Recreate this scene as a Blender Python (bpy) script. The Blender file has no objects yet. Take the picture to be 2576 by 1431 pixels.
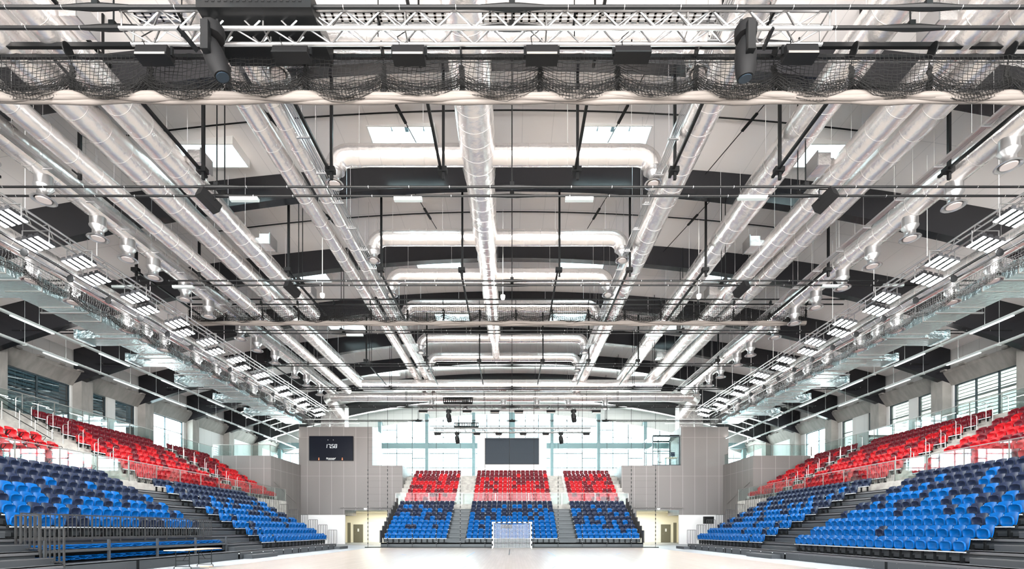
import bpy, bmesh, math, random
import numpy as np
from mathutils import Vector, Matrix

# ------------------------------------------------------------------ camera, world, exposure
SC = bpy.context.scene
C = SC.collection
F = 1216.0          # focal length in pixels of the 2576-wide frame
HZ = 1334.0         # horizon row
CX = 1288.0
HC = 1.41           # eye height
cam = bpy.data.cameras.new('camera')
cam.sensor_fit = 'HORIZONTAL'
cam.sensor_width = 36.0
cam.lens = F / 2576.0 * 36.0
cam.shift_y = (HZ - 715.5) / 2576.0
cam.clip_end = 400
camo = bpy.data.objects.new('camera', cam)
C.objects.link(camo)
camo.location = (0, 0, HC)
camo.rotation_euler = (math.pi / 2, 0, 0)
SC.camera = camo

SC.view_settings.view_transform = 'Standard'
SC.view_settings.look = 'None'
SC.view_settings.gamma = 1.0
SC.view_settings.exposure = 0.46
SC.view_settings.use_curve_mapping = False

W = bpy.data.worlds.new('sky')
SC.world = W
SKY_STRENGTH = 32.0
W.use_nodes = True
bg = W.node_tree.nodes['Background']
# overcast bright sky above, brighter lower half added to throw light up at the ceiling
wt = W.node_tree
_tc = wt.nodes.new('ShaderNodeTexCoord')
_sp = wt.nodes.new('ShaderNodeSeparateXYZ')
_rp = wt.nodes.new('ShaderNodeValToRGB')
_mr = wt.nodes.new('ShaderNodeMapRange')
_mr.inputs['From Min'].default_value = -1
_mr.inputs['From Max'].default_value = 1
wt.links.new(_tc.outputs['Generated'], _sp.inputs[0])
wt.links.new(_sp.outputs[2], _mr.inputs[0])
wt.links.new(_mr.outputs[0], _rp.inputs[0])
_rp.color_ramp.elements[0].position = 0.49
_rp.color_ramp.elements[0].color = (0.95, 0.905, 0.865, 1)
_rp.color_ramp.elements[1].position = 0.505
_rp.color_ramp.elements[1].color = (0.40, 0.455, 0.475, 1)
wt.links.new(_rp.outputs[0], bg.inputs[0])
bg.inputs[1].default_value = SKY_STRENGTH

SC.cycles.max_bounces = 8
SC.cycles.diffuse_bounces = 5
SC.cycles.glossy_bounces = 4
SC.cycles.transparent_max_bounces = 24
SC.cycles.transmission_bounces = 4
SC.cycles.caustics_reflective = False
SC.cycles.caustics_refractive = False
SC.cycles.sample_clamp_indirect = 8.0
SC.cycles.use_denoising = True

PI = math.pi
LED_STRENGTH = 280.0


def area_light(name, loc, rot, sx, sy, power, color=(1, 1, 1), portal=False):
    d = bpy.data.lights.new(name, 'AREA')
    d.shape = 'RECTANGLE'
    d.size = sx
    d.size_y = sy
    d.energy = power
    d.color = color
    if portal:
        d.cycles.is_portal = True
    o = bpy.data.objects.new(name, d)
    C.objects.link(o)
    o.location = loc
    o.rotation_euler = rot
    return o


# daylight openings sampled as portals: far glazing, near glazing
area_light('far_glazing_portal', (0, 59.8, 11.0), (-PI / 2, 0, 0), 56, 10, 1, portal=True)
area_light('near_glazing_portal', (0, -10.6, 8.0), (PI / 2, 0, 0), 52, 13, 1, portal=True)

# ------------------------------------------------------------------ materials
MATS = {}


def mat(name, col, rough=0.5, metal=0.0, spec=0.5, coat=0.0):
    m = bpy.data.materials.new(name)
    m.use_nodes = True
    b = m.node_tree.nodes['Principled BSDF']
    b.inputs['Base Color'].default_value = (*col, 1)
    b.inputs['Roughness'].default_value = rough
    b.inputs['Metallic'].default_value = metal
    b.inputs['Specular IOR Level'].default_value = spec
    if coat:
        b.inputs['Coat Weight'].default_value = coat
        b.inputs['Coat Roughness'].default_value = 0.1
    MATS[name] = m
    return m


def nn(m, t, **kw):
    n = m.node_tree.nodes.new(t)
    for k, v in kw.items():
        setattr(n, k, v)
    return n


def ln(m, a, b):
    m.node_tree.links.new(a, b)


def add_bump(m, scale, strength, dist=0.02, vec_scale=(1, 1, 1), detail=3):
    tc = nn(m, 'ShaderNodeTexCoord')
    mp = nn(m, 'ShaderNodeMapping')
    mp.inputs['Scale'].default_value = vec_scale
    no = nn(m, 'ShaderNodeTexNoise')
    no.inputs['Scale'].default_value = scale
    no.inputs['Detail'].default_value = detail
    bu = nn(m, 'ShaderNodeBump')
    bu.inputs['Strength'].default_value = strength
    bu.inputs['Distance'].default_value = dist
    ln(m, tc.outputs['Object'], mp.inputs[0])
    ln(m, mp.outputs[0], no.inputs['Vector'])
    ln(m, no.outputs['Fac'], bu.inputs['Height'])
    ln(m, bu.outputs[0], m.node_tree.nodes['Principled BSDF'].inputs['Normal'])
    return no


def add_noise_col(m, c1, c2, scale, vec_scale=(1, 1, 1), detail=4, lo=0.35, hi=0.65):
    tc = nn(m, 'ShaderNodeTexCoord')
    mp = nn(m, 'ShaderNodeMapping')
    mp.inputs['Scale'].default_value = vec_scale
    no = nn(m, 'ShaderNodeTexNoise')
    no.inputs['Scale'].default_value = scale
    no.inputs['Detail'].default_value = detail
    cr = nn(m, 'ShaderNodeValToRGB')
    cr.color_ramp.elements[0].position = lo
    cr.color_ramp.elements[0].color = (*c1, 1)
    cr.color_ramp.elements[1].position = hi
    cr.color_ramp.elements[1].color = (*c2, 1)
    ln(m, tc.outputs['Object'], mp.inputs[0])
    ln(m, mp.outputs[0], no.inputs['Vector'])
    ln(m, no.outputs['Fac'], cr.inputs[0])
    ln(m, cr.outputs[0], m.node_tree.nodes['Principled BSDF'].inputs['Base Color'])
    return cr


def add_seams(m, base, line, hper=None, vper=None, hw=0.02, vw=0.02, ver='XY', hoff=0.0, voff=0.0):
    """panel joints: vertical ones every vper along x+y, horizontal ones every hper along z"""
    tc = nn(m, 'ShaderNodeTexCoord')
    sp = nn(m, 'ShaderNodeSeparateXYZ')
    ln(m, tc.outputs['Object'], sp.inputs[0])

    def strip(src, per, w, off):
        a = nn(m, 'ShaderNodeMath', operation='ADD')
        a.inputs[1].default_value = off
        ln(m, src, a.inputs[0])
        d = nn(m, 'ShaderNodeMath', operation='DIVIDE')
        d.inputs[1].default_value = per
        ln(m, a.outputs[0], d.inputs[0])
        f = nn(m, 'ShaderNodeMath', operation='FRACT')
        ln(m, d.outputs[0], f.inputs[0])
        l = nn(m, 'ShaderNodeMath', operation='LESS_THAN')
        l.inputs[1].default_value = w / per
        ln(m, f.outputs[0], l.inputs[0])
        return l.outputs[0]
    outs = []
    if vper:
        if ver == 'XY':
            s = nn(m, 'ShaderNodeMath', operation='ADD')
            ln(m, sp.outputs[0], s.inputs[0])
            ln(m, sp.outputs[1], s.inputs[1])
            outs.append(strip(s.outputs[0], vper, vw, voff + 200))
        else:
            outs.append(strip(sp.outputs['XYZ'.index(ver)], vper, vw, voff + 200))
    if hper:
        outs.append(strip(sp.outputs[2 if ver == 'XY' else 1], hper, hw, hoff + 200))
    o = outs[0]
    if len(outs) > 1:
        mx = nn(m, 'ShaderNodeMath', operation='MAXIMUM')
        ln(m, outs[0], mx.inputs[0])
        ln(m, outs[1], mx.inputs[1])
        o = mx.outputs[0]
    mi = nn(m, 'ShaderNodeMix', data_type='RGBA')
    mi.inputs[6].default_value = (*base, 1)
    mi.inputs[7].default_value = (*line, 1)
    ln(m, o, mi.inputs[0])
    ln(m, mi.outputs[2], m.node_tree.nodes['Principled BSDF'].inputs['Base Color'])


M = {}
M['ceil'] = mat('ceiling_panel_white', (0.92, 0.885, 0.87), 0.6)
add_seams(M['ceil'], (0.92, 0.885, 0.87), (0.74, 0.72, 0.71), hper=2.8, vper=1.2, hw=0.03, vw=0.02, ver='X')
M['beam'] = mat('dark_beam_paint', (0.010, 0.0105, 0.013), 0.25, 0.0, 0.45)
M['black'] = mat('black_paint', (0.004, 0.0045, 0.005), 0.45, 0, .2)
M['blackm'] = mat('matte_black', (0.004, 0.004, 0.0045), 0.7, 0, .2)
M['foil'] = mat('aluminium_foil', (0.93, 0.895, 0.88), 0.27, 0.82)
add_bump(M['foil'], 2.2, 0.55, 0.06, (1, 1, 1), 6)
M['foilb'] = mat('crinkled_foil_board', (0.44, 0.57, 0.60), 0.24, 0.9)
add_bump(M['foilb'], 3.5, 1.0, 0.14, (1, 2.6, 1), 7)
M['band'] = mat('duct_tape_band', (0.74, 0.71, 0.69), 0.32, 0.85)
M['galv'] = mat('galvanised_steel', (0.50, 0.50, 0.505), 0.3, 0.9)
M['disc'] = mat('outlet_disc', (0.62, 0.56, 0.54), 0.4, 0.3)
M['alu'] = mat('bare_aluminium', (0.40, 0.395, 0.395), 0.3, 0.85)
M['white'] = mat('white_enamel', (0.82, 0.82, 0.81), 0.4)
M['trunk'] = mat('pale_grey_trunking', (0.38, 0.43, 0.43), 0.4)
M['concrete'] = mat('concrete', (0.42, 0.41, 0.39), 0.85)
add_noise_col(M['concrete'], (0.17, 0.165, 0.155), (0.225, 0.217, 0.205), 1.1, (1, 3, 1), 8)
M['stepc'] = mat('terrace_concrete', (0.50, 0.47, 0.44), 0.8)
add_noise_col(M['stepc'], (0.32, 0.30, 0.275), (0.46, 0.435, 0.40), 2.5)
M['clad'] = mat('grey_wall_cladding', (0.165, 0.148, 0.141), 0.6)
add_seams(M['clad'], (0.165, 0.148, 0.141), (0.27, 0.25, 0.24), hper=4.0, vper=1.25, hw=0.03, vw=0.045, hoff=1.0)
M['wallw'] = mat('white_plaster', (0.72, 0.69, 0.68), 0.7)
M['wallg'] = mat('pale_upper_wall', (0.47, 0.48, 0.475), 0.7)
add_seams(M['wallg'], (0.47, 0.48, 0.475), (0.36, 0.37, 0.365), vper=1.1, vw=0.03)
M['cream'] = mat('cream_corridor_wall', (0.90, 0.85, 0.70), 0.7)
M['door'] = mat('olive_door', (0.15, 0.14, 0.10), 0.5)
M['gfloor'] = mat('grey_sports_floor', (0.24, 0.26, 0.285), 0.5)
M['deck'] = mat('stand_deck_grey', (0.045, 0.047, 0.052), 0.4)
M['dark'] = mat('stand_dark_grey', (0.02, 0.021, 0.024), 0.4)
M['nosing'] = mat('stand_nosing', (0.14, 0.135, 0.14), 0.35, 0.4)
M['rail'] = mat('guard_rail_grey', (0.028, 0.025, 0.024), 0.4)
M['steel'] = mat('brushed_stainless', (0.27, 0.25, 0.235), 0.35, 0.75)
M['frame'] = mat('window_frame_dark', (0.02, 0.035, 0.045), 0.4)
M['frameg'] = mat('curtain_wall_teal_grey', (0.05, 0.11, 0.125), 0.45)
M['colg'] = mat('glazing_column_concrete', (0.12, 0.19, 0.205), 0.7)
M['net'] = mat('black_netting', (0.008, 0.008, 0.008), 0.8, 0, .2)
M['netw'] = mat('white_netting', (0.80, 0.80, 0.82), 0.8)
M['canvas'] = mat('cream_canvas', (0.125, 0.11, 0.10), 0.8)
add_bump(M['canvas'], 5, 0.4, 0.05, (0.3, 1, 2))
M['screen'] = mat('led_screen_dark', (0.010, 0.018, 0.028), 0.45, 0, .2)
M['board'] = mat('scoreboard_black', (0.003, 0.004, 0.009), 0.35, 0, .15)
M['wood'] = mat('table_wood', (0.62, 0.42, 0.28), 0.45)
M['bblue'] = mat('bright_blue_plastic', (0.0002, 0.075, 0.27), 0.34, 0, .12)
M['navy'] = mat('navy_plastic', (0.012, 0.018, 0.042), 0.36, 0, .14)
M['bred'] = mat('bright_red_plastic', (0.42, 0.007, 0.012), 0.34, 0, .2)
M['dred'] = mat('dark_red_plastic', (0.12, 0.007, 0.013), 0.34, 0, .2)
M['bracket'] = mat('seat_bar_light_alloy', (0.72, 0.72, 0.74), 0.35, 0.4)
M['linew'] = mat('white_floor_line', (0.75, 0.73, 0.72), 0.5)
M['lineb'] = mat('blue_floor_line', (0.22, 0.42, 0.75), 0.5)
M['linek'] = mat('black_floor_line', (0.02, 0.02, 0.02), 0.5)
M['orange'] = mat('orange_mark', (0.85, 0.25, 0.10), 0.5)

# parquet floor
m = mat('light_oak_parquet', (0.6, 0.5, 0.42), 0.3)
M['parquet'] = m
tc = nn(m, 'ShaderNodeTexCoord')
mp = nn(m, 'ShaderNodeMapping')
mp.inputs['Rotation'].default_value = (0, 0, PI / 2)
br = nn(m, 'ShaderNodeTexBrick')
br.inputs['Scale'].default_value = 1.0
br.inputs['Brick Width'].default_value = 2.2
br.inputs['Row Height'].default_value = 0.13
br.inputs['Mortar Size'].default_value = 0.004
br.inputs['Color1'].default_value = (0.40, 0.34, 0.30, 1)
br.inputs['Color2'].default_value = (0.335, 0.28, 0.24, 1)
br.inputs['Mortar'].default_value = (0.24, 0.19, 0.16, 1)
no = nn(m, 'ShaderNodeTexNoise')
no.inputs['Scale'].default_value = 0.8
mx = nn(m, 'ShaderNodeMix', data_type='RGBA', blend_type='MULTIPLY')
mx.inputs[0].default_value = 0.35
ln(m, tc.outputs['Object'], mp.inputs[0])
ln(m, mp.outputs[0], br.inputs['Vector'])
ln(m, tc.outputs['Object'], no.inputs['Vector'])
ln(m, br.outputs['Color'], mx.inputs[6])
ln(m, no.outputs['Color'], mx.inputs[7])
ln(m, br.outputs['Color'], m.node_tree.nodes['Principled BSDF'].inputs['Base Color'])


def glass_mat(name, tint, ior=1.5, extra=0.0):
    m = bpy.data.materials.new(name)
    m.use_nodes = True
    nt = m.node_tree
    nt.nodes.remove(nt.nodes['Principled BSDF'])
    out = nt.nodes['Material Output']
    tr = nn(m, 'ShaderNodeBsdfTransparent')
    tr.inputs[0].default_value = (*tint, 1)
    gl = nn(m, 'ShaderNodeBsdfGlossy')
    gl.inputs['Roughness'].default_value = 0.02
    ge = nn(m, 'ShaderNodeNewGeometry')
    dt = nn(m, 'ShaderNodeVectorMath', operation='DOT_PRODUCT')
    ln(m, ge.outputs['Normal'], dt.inputs[0])
    ln(m, ge.outputs['Incoming'], dt.inputs[1])
    ab = nn(m, 'ShaderNodeMath', operation='ABSOLUTE')
    ln(m, dt.outputs['Value'], ab.inputs[0])
    om = nn(m, 'ShaderNodeMath', operation='SUBTRACT')
    om.inputs[0].default_value = 1.0
    ln(m, ab.outputs[0], om.inputs[1])
    pw = nn(m, 'ShaderNodeMath', operation='POWER')
    pw.inputs[1].default_value = 5.0
    ln(m, om.outputs[0], pw.inputs[0])
    f0 = ((ior - 1) / (ior + 1)) ** 2 + extra
    ma = nn(m, 'ShaderNodeMath', operation='MULTIPLY_ADD')
    ma.inputs[1].default_value = 1 - f0
    ma.inputs[2].default_value = f0
    ln(m, pw.outputs[0], ma.inputs[0])
    mi = nn(m, 'ShaderNodeMixShader')
    ln(m, ma.outputs[0], mi.inputs[0])
    ln(m, tr.outputs[0], mi.inputs[1])
    ln(m, gl.outputs[0], mi.inputs[2])
    ln(m, mi.outputs[0], out.inputs[0])
    return m


M['glass'] = glass_mat('balustrade_glass', (0.88, 0.95, 0.94), 1.5, 0.03)
M['cglass'] = glass_mat('clear_thin_glass', (0.94, 0.98, 0.975), 1.22)
M['wglass'] = glass_mat('window_glass', (0.86, 0.95, 0.96), 1.5, 0.04)
M['dglass'] = glass_mat('dark_window_glass', (0.05, 0.065, 0.07), 1.5, 0.10)
M['tglass'] = glass_mat('tinted_window_glass', (0.28, 0.30, 0.285), 1.5, 0.05)


def emis(name, col, s):
    m = bpy.data.materials.new(name)
    m.use_nodes = True
    nt = m.node_tree
    nt.nodes.remove(nt.nodes['Principled BSDF'])
    e = nn(m, 'ShaderNodeEmission')
    e.inputs[0].default_value = (*col, 1)
    e.inputs[1].default_value = s
    ln(m, e.outputs[0], nt.nodes['Material Output'].inputs[0])
    return m


M['led'] = emis('floodlight_led', (1, 0.99, 0.97), LED_STRENGTH)
M['tubes'] = emis('linear_lamp', (0.9, 1, 1), 1.1)
M['upfill'] = emis('added_ceiling_fill', (1, 0.98, 0.96), 12.0)  # glow for the added ceiling fill strips
M['digit'] = emis('clock_digit', (0.9, 0.97, 1.0), 1.3)
M['plamp'] = emis('small_lamp', (0.9, 1, 1), 6.0)

# ------------------------------------------------------------------ mesh helpers


class MB:
    def __init__(s):
        s.v = []
        s.f = []
        s.m = []

    def add(s, vs, fs, mi=0):
        o = len(s.v)
        s.v.extend([tuple(p) for p in vs])
        s.f.extend([tuple(i + o for i in f) for f in fs])
        s.m.extend([mi] * len(fs))
        return s

    def box(s, x0, x1, y0, y1, z0, z1, mi=0):
        if x0 > x1:
            x0, x1 = x1, x0
        if y0 > y1:
            y0, y1 = y1, y0
        if z0 > z1:
            z0, z1 = z1, z0
        v = [(x0, y0, z0), (x1, y0, z0), (x1, y1, z0), (x0, y1, z0), (x0, y0, z1), (x1, y0, z1), (x1, y1, z1), (x0, y1, z1)]
        f = [(0, 3, 2, 1), (4, 5, 6, 7), (0, 1, 5, 4), (1, 2, 6, 5), (2, 3, 7, 6), (3, 0, 4, 7)]
        return s.add(v, f, mi)

    def bar(s, a, b, w, h, mi=0, up=(0, 0, 1)):
        """rectangular bar between two points"""
        a = Vector(a)
        b = Vector(b)
        d = (b - a).normalized()
        u = Vector(up)
        if abs(d.dot(u)) > 0.99:
            u = Vector((0, 1, 0))
        sx = d.cross(u).normalized()
        sz = sx.cross(d).normalized()
        v = []
        for p in (a, b):
            for i, j in ((-1, -1), (1, -1), (1, 1), (-1, 1)):
                v.append(p + sx * (w / 2 * i) + sz * (h / 2 * j))
        f = [(0, 3, 2, 1), (4, 5, 6, 7), (0, 1, 5, 4), (1, 2, 6, 5), (2, 3, 7, 6), (3, 0, 4, 7)]
        return s.add(v, f, mi)

    def sweep(s, pts, r, n=8, mi=0, caps=True):
        pts = [Vector(p) for p in pts]
        if not isinstance(r, (list, tuple)):
            r = [r] * len(pts)
        N = len(pts)
        t0 = (pts[1] - pts[0]).normalized()
        u = Vector((0, 0, 1)) if abs(t0.z) < 0.9 else Vector((1, 0, 0))
        nrm = t0.cross(u).normalized()
        vs = []
        for i in range(N):
            if i == 0:
                t = (pts[1] - pts[0]).normalized()
            elif i == N - 1:
                t = (pts[-1] - pts[-2]).normalized()
            else:
                t = ((pts[i + 1] - pts[i]).normalized() + (pts[i] - pts[i - 1]).normalized())
                if t.length < 1e-6:
                    t = (pts[i + 1] - pts[i])
                t.normalize()
            nrm = (nrm - t * nrm.dot(t))
            if nrm.length < 1e-6:
                nrm = t.orthogonal()
            nrm.normalize()
            bn = t.cross(nrm)
            for k in range(n):
                a = 2 * PI * k / n
                vs.append(pts[i] + (nrm * math.cos(a) + bn * math.sin(a)) * r[i])
        fs = []
        for i in range(N - 1):
            for k in range(n):
                k2 = (k + 1) % n
                fs.append((i * n + k, i * n + k2, (i + 1) * n + k2, (i + 1) * n + k))
        if caps:
            fs.append(tuple(reversed(range(n))))
            fs.append(tuple((N - 1) * n + k for k in range(n)))
        return s.add(vs, fs, mi)

    def tube(s, a, b, r, n=8, mi=0):
        return s.sweep([a, b], r, n, mi)

    def lathe(s, prof, c=(0, 0, 0), n=20, mi=0, ax='z'):
        vs = []
        for (r, z) in prof:
            for k in range(n):
                a = 2 * PI * k / n
                p = (r * math.cos(a), r * math.sin(a), z)
                if ax == 'x':
                    p = (p[2], p[0], p[1])
                elif ax == 'y':
                    p = (p[0], p[2], p[1])
                vs.append((p[0] + c[0], p[1] + c[1], p[2] + c[2]))
        fs = []
        for i in range(len(prof) - 1):
            for k in range(n):
                k2 = (k + 1) % n
                fs.append((i * n + k, i * n + k2, (i + 1) * n + k2, (i + 1) * n + k))
        return s.add(vs, fs, mi)

    def prism(s, poly, axis, a0, a1, mi=0):
        """polygon in the plane normal to axis ('x','y','z') extruded from a0 to a1"""
        n = len(poly)
        vs = []
        for a in (a0, a1):
            for (p, q) in poly:
                if axis == 'y':
                    vs.append((p, a, q))
                elif axis == 'x':
                    vs.append((a, p, q))
                else:
                    vs.append((p, q, a))
        fs = [tuple(range(n)), tuple(reversed(range(n, 2 * n)))]
        for i in range(n):
            j = (i + 1) % n
            fs.append((i, i + n, j + n, j))
        return s.add(vs, fs, mi)

    def shell(s, fn, nu, nv, t, mi=0):
        """closed double-sided patch: fn(u,v)->point for u,v in [-1,1], thickness t along +y"""
        idx = {}
        vs = []
        for side in (0, 1):
            for j in range(nv + 1):
                for i in range(nu + 1):
                    p = fn(-1 + 2 * i / nu, -1 + 2 * j / nv)
                    idx[(side, i, j)] = len(vs)
                    vs.append((p[0], p[1] + side * t, p[2]))
        fs = []
        for j in range(nv):
            for i in range(nu):
                fs.append((idx[0, i, j], idx[0, i + 1, j], idx[0, i + 1, j + 1], idx[0, i, j + 1]))
                fs.append((idx[1, i, j], idx[1, i, j + 1], idx[1, i + 1, j + 1], idx[1, i + 1, j]))
        for i in range(nu):
            fs.append((idx[0, i, 0], idx[1, i, 0], idx[1, i + 1, 0], idx[0, i + 1, 0]))
            fs.append((idx[0, i, nv], idx[0, i + 1, nv], idx[1, i + 1, nv], idx[1, i, nv]))
        for j in range(nv):
            fs.append((idx[0, 0, j], idx[0, 0, j + 1], idx[1, 0, j + 1], idx[1, 0, j]))
            fs.append((idx[0, nu, j], idx[1, nu, j], idx[1, nu, j + 1], idx[0, nu, j + 1]))
        return s.add(vs, fs, mi)

    def mesh(s, name, mats, smooth=False, off=(0, 0, 0)):
        me = bpy.data.meshes.new(name)
        if off != (0, 0, 0):
            s.v = [(a - off[0], b - off[1], c - off[2]) for a, b, c in s.v]
        me.from_pydata(s.v, [], s.f)
        if not isinstance(mats, (list, tuple)):
            mats = [mats]
        for mt in mats:
            me.materials.append(mt)
        if len(mats) > 1:
            me.polygons.foreach_set('material_index', s.m)
        bm = bmesh.new()
        bm.from_mesh(me)
        bmesh.ops.recalc_face_normals(bm, faces=bm.faces)
        bm.to_mesh(me)
        bm.free()
        if smooth:
            me.polygons.foreach_set('use_smooth', [True] * len(me.polygons))
            try:
                me.set_sharp_from_angle(angle=0.7)
            except Exception:
                pass
        me.update()
        return me

    def build(s, name, mats, parent=None, smooth=False, label=None, **kw):
        off = tuple(parent.location) if parent is not None else (0, 0, 0)
        if parent is not None and parent.parent is not None:
            off = tuple(Vector(off) + Vector(parent.parent.location))
        o = bpy.data.objects.new(name, s.mesh(name, mats, smooth, off))
        C.objects.link(o)
        if parent is not None:
            o.parent = parent
        if label:
            o['label'] = label
        for k, v in kw.items():
            o[k] = v
        return o


def thing(name, label, cat, loc=(0, 0, 0), group=None, rz=0):
    o = bpy.data.objects.new(name, None)
    o.empty_display_size = 0.2
    C.objects.link(o)
    o.location = loc
    o.rotation_euler = (0, 0, rz)
    o['label'] = label
    o['category'] = cat
    if group:
        o['group'] = group
    return o


def tag(o, label, cat, group=None):
    o['label'] = label
    o['category'] = cat
    if group:
        o['group'] = group
    return o


def struct(o, label=None):
    o['kind'] = 'structure'
    if label:
        o['label'] = label
    return o


def dup(root, loc=None, rz=None, label=None, group=None):
    r = root.copy()
    C.objects.link(r)
    if loc is not None:
        r.location = loc
    if rz is not None:
        r.rotation_euler = (0, 0, rz)
    if label:
        r['label'] = label
    if group:
        r['group'] = group
    for ch in root.children:
        c = ch.copy()
        C.objects.link(c)
        c.parent = r
        for g in ch.children:
            d = g.copy()
            C.objects.link(d)
            d.parent = c
    return r


ORD = ['first', 'second', 'third', 'fourth', 'fifth', 'sixth', 'seventh', 'eighth', 'ninth', 'tenth', 'eleventh', 'twelfth',
       'thirteenth', 'fourteenth', 'fifteenth', 'sixteenth', 'seventeenth', 'eighteenth', 'nineteenth', 'twentieth']


def od(n):
    return ORD[n] if n < 20 else 'twenty-' + ORD[n - 20]


def PX(px, py, Y):
    return ((px - CX) / F * Y, Y, HC + (HZ - py) / F * Y)


def zh(zp):
    return HC + zp


def zbeam(x):
    return 16.4 - x * x / 164.0


def zceil(x):
    return 17.35 - x * x / 220.0


BY = [15.38 + 5.605 * i for i in range(-4, 9)]      # beam fronts (last one is the glazing)
XW = 29.3
YN, YE = -11.0, 60.2
SN = {1: 'right', -1: 'left'}

# ------------------------------------------------------------------ floor
b = MB()
b.box(-40, 40, YN - 4, 64, -0.3, -0.02)
struct(b.build('floor', M['gfloor']), 'pale grey sports floor around the court')
b = MB()
b.box(-11.4, 11.4, YN + 1, 39.2, -0.02, 0.0)
struct(b.build('floor_court', M['parquet']), 'light oak parquet playing court')
b = MB()
b.box(-40, -11.4, YN - 3, 64, -0.02, -0.002)
b.box(11.4, 40, YN - 3, 64, -0.02, -0.002)
b.box(-11.4, 11.4, 39.2, 64, -0.02, -0.002)
b.box(-11.4, 11.4, YN - 3, YN + 1, -0.02, -0.002)
struct(b.build('floor_border', M['gfloor']), 'grey floor border beside the wooden court')

# ------------------------------------------------------------------ ceiling with skylights
SKY = []
for (ya, yb) in ((18.85, 20.1), (28.0, 29.4), (35.2, 36.6), (46.0, 47.2), (7.2, 8.6)):
    for (xa, xb) in ((-5.7, -3.0), (2.8, 5.5), (-13.6, -10.9), (10.9, 13.6)):
        SKY.append((xa, xb, ya, yb))
xs = set(np.linspace(-29.8, 29.8, 45).tolist())
for s_ in SKY:
    xs.add(s_[0])
    xs.add(s_[1])
xs = sorted(xs)
ys = sorted({YN - 0.5, YE + 0.6} | {v for s_ in SKY for v in s_[2:4]})
b = MB()
for i in range(len(xs) - 1):
    for j in range(len(ys) - 1):
        x0, x1, y0, y1 = xs[i], xs[i + 1], ys[j], ys[j + 1]
        xm, ym = (x0 + x1) / 2, (y0 + y1) / 2
        if any(q[0] < xm < q[1] and q[2] < ym < q[3] for q in SKY):
            continue
        za, zb_ = zceil(x0), zceil(x1)
        vs = [(x0, y0, za), (x1, y0, zb_), (x1, y1, zb_), (x0, y1, za), (x0, y0, za + .35), (x1, y0, zb_ + .35), (x1, y1, zb_ + .35), (x0, y1, za + .35)]
        b.add(vs, [(0, 3, 2, 1), (4, 5, 6, 7), (0, 1, 5, 4), (1, 2, 6, 5), (2, 3, 7, 6), (3, 0, 4, 7)])
me = bpy.data.meshes.new('ceiling')
me.from_pydata(b.v, [], b.f)
me.materials.append(M['ceil'])
o = bpy.data.objects.new('ceiling', me)
C.objects.link(o)
struct(o, 'arched white panelled roof underside')

for n_, (xa, xb, ya, yb) in enumerate(SKY):
    zt = max(zceil(xa), zceil(xb))
    zl = min(zceil(xa), zceil(xb)) - 0.03
    zt2 = zt + 0.75
    b = MB()
    t = 0.05
    b.box(xa, xa + t, ya, yb, zl, zt2)
    b.box(xb - t, xb, ya, yb, zl, zt2)
    b.box(xa + t, xb - t, ya, ya + t, zl, zt2)
    b.box(xa + t, xb - t, yb - t, yb, zl, zt2)
    w = struct(b.build('window_%d' % (n_ + 1), M['white']), 'roof skylight shaft with white reveals')
    b = MB()
    b.box((xa + xb) / 2 - .07, (xa + xb) / 2 + .07, ya + t, yb - t, zt2 - .12, zt2 - .02)
    for q in (.27, .76):
        b.box(xa + (xb - xa) * q - .02, xa + (xb - xa) * q + .02, ya + t, yb - t, zt2 - .1, zt2 - .02)
    b.build('window_frame', M['frame'], w)
    b = MB()
    b.box(xa + t, xb - t, ya + t, yb - t, zt2 - .02, zt2)
    b.build('pane', M['wglass'], w)

# ------------------------------------------------------------------ roof beams
for i, y in enumerate(BY):
    if y < YN or i == len(BY) - 1:
        continue
    b = MB()
    xx = np.linspace(-29.2, 29.2, 41)
    for k in range(40):
        x0, x1 = xx[k], xx[k + 1]
        th = 0.4
        vs = []
        for yy in (y, y + th):
            vs += [(x0, yy, zbeam(x0)), (x1, yy, zbeam(x1)), (x1, yy, zceil(x1) - .01), (x0, yy, zceil(x0) - .01)]
        b.add(vs, [(0, 1, 2, 3), (7, 6, 5, 4), (0, 4, 5, 1), (3, 2, 6, 7)])
    me = bpy.data.meshes.new('roof_beam')
    me.from_pydata(b.v, [], b.f)
    me.materials.append(M['beam'])
    o = bpy.data.objects.new('trim_%d' % (i + 1), me)
    C.objects.link(o)
    struct(o, 'dark arched roof beam spanning the hall, number from near end ' + od(i))

# thin conduit following the roof across
for yy in (18.2, 24.0):
    b = MB()
    b.sweep([(x, yy, zceil(x) - .12) for x in np.linspace(-15, 15, 25)], .028, 6)
    tag(b.build('roof_conduit', M['black'], smooth=True), 'thin dark conduit bowed across the white roof, %s of two' % ('nearer' if yy < 20 else 'farther'), 'conduit', 'roof conduits')

# ------------------------------------------------------------------ side walls
COLY = [y for y in BY if y > YN]     # columns follow the beams


def wall_boxes(b, x0, x1, y0, y1, z0, z1, holes):
    """vertical wall along y with rectangular holes (ya,yb,za,zb)"""
    holes = sorted(holes)
    y = y0
    for (ya, yb, za, zb_) in holes:
        if ya > y:
            b.box(x0, x1, y, ya, z0, z1)
        if za > z0:
            b.box(x0, x1, ya, yb, z0, za)
        if zb_ < z1:
            b.box(x0, x1, ya, yb, zb_, z1)
        y = yb
    if y < y1:
        b.box(x0, x1, y, y1, z0, z1)


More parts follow.
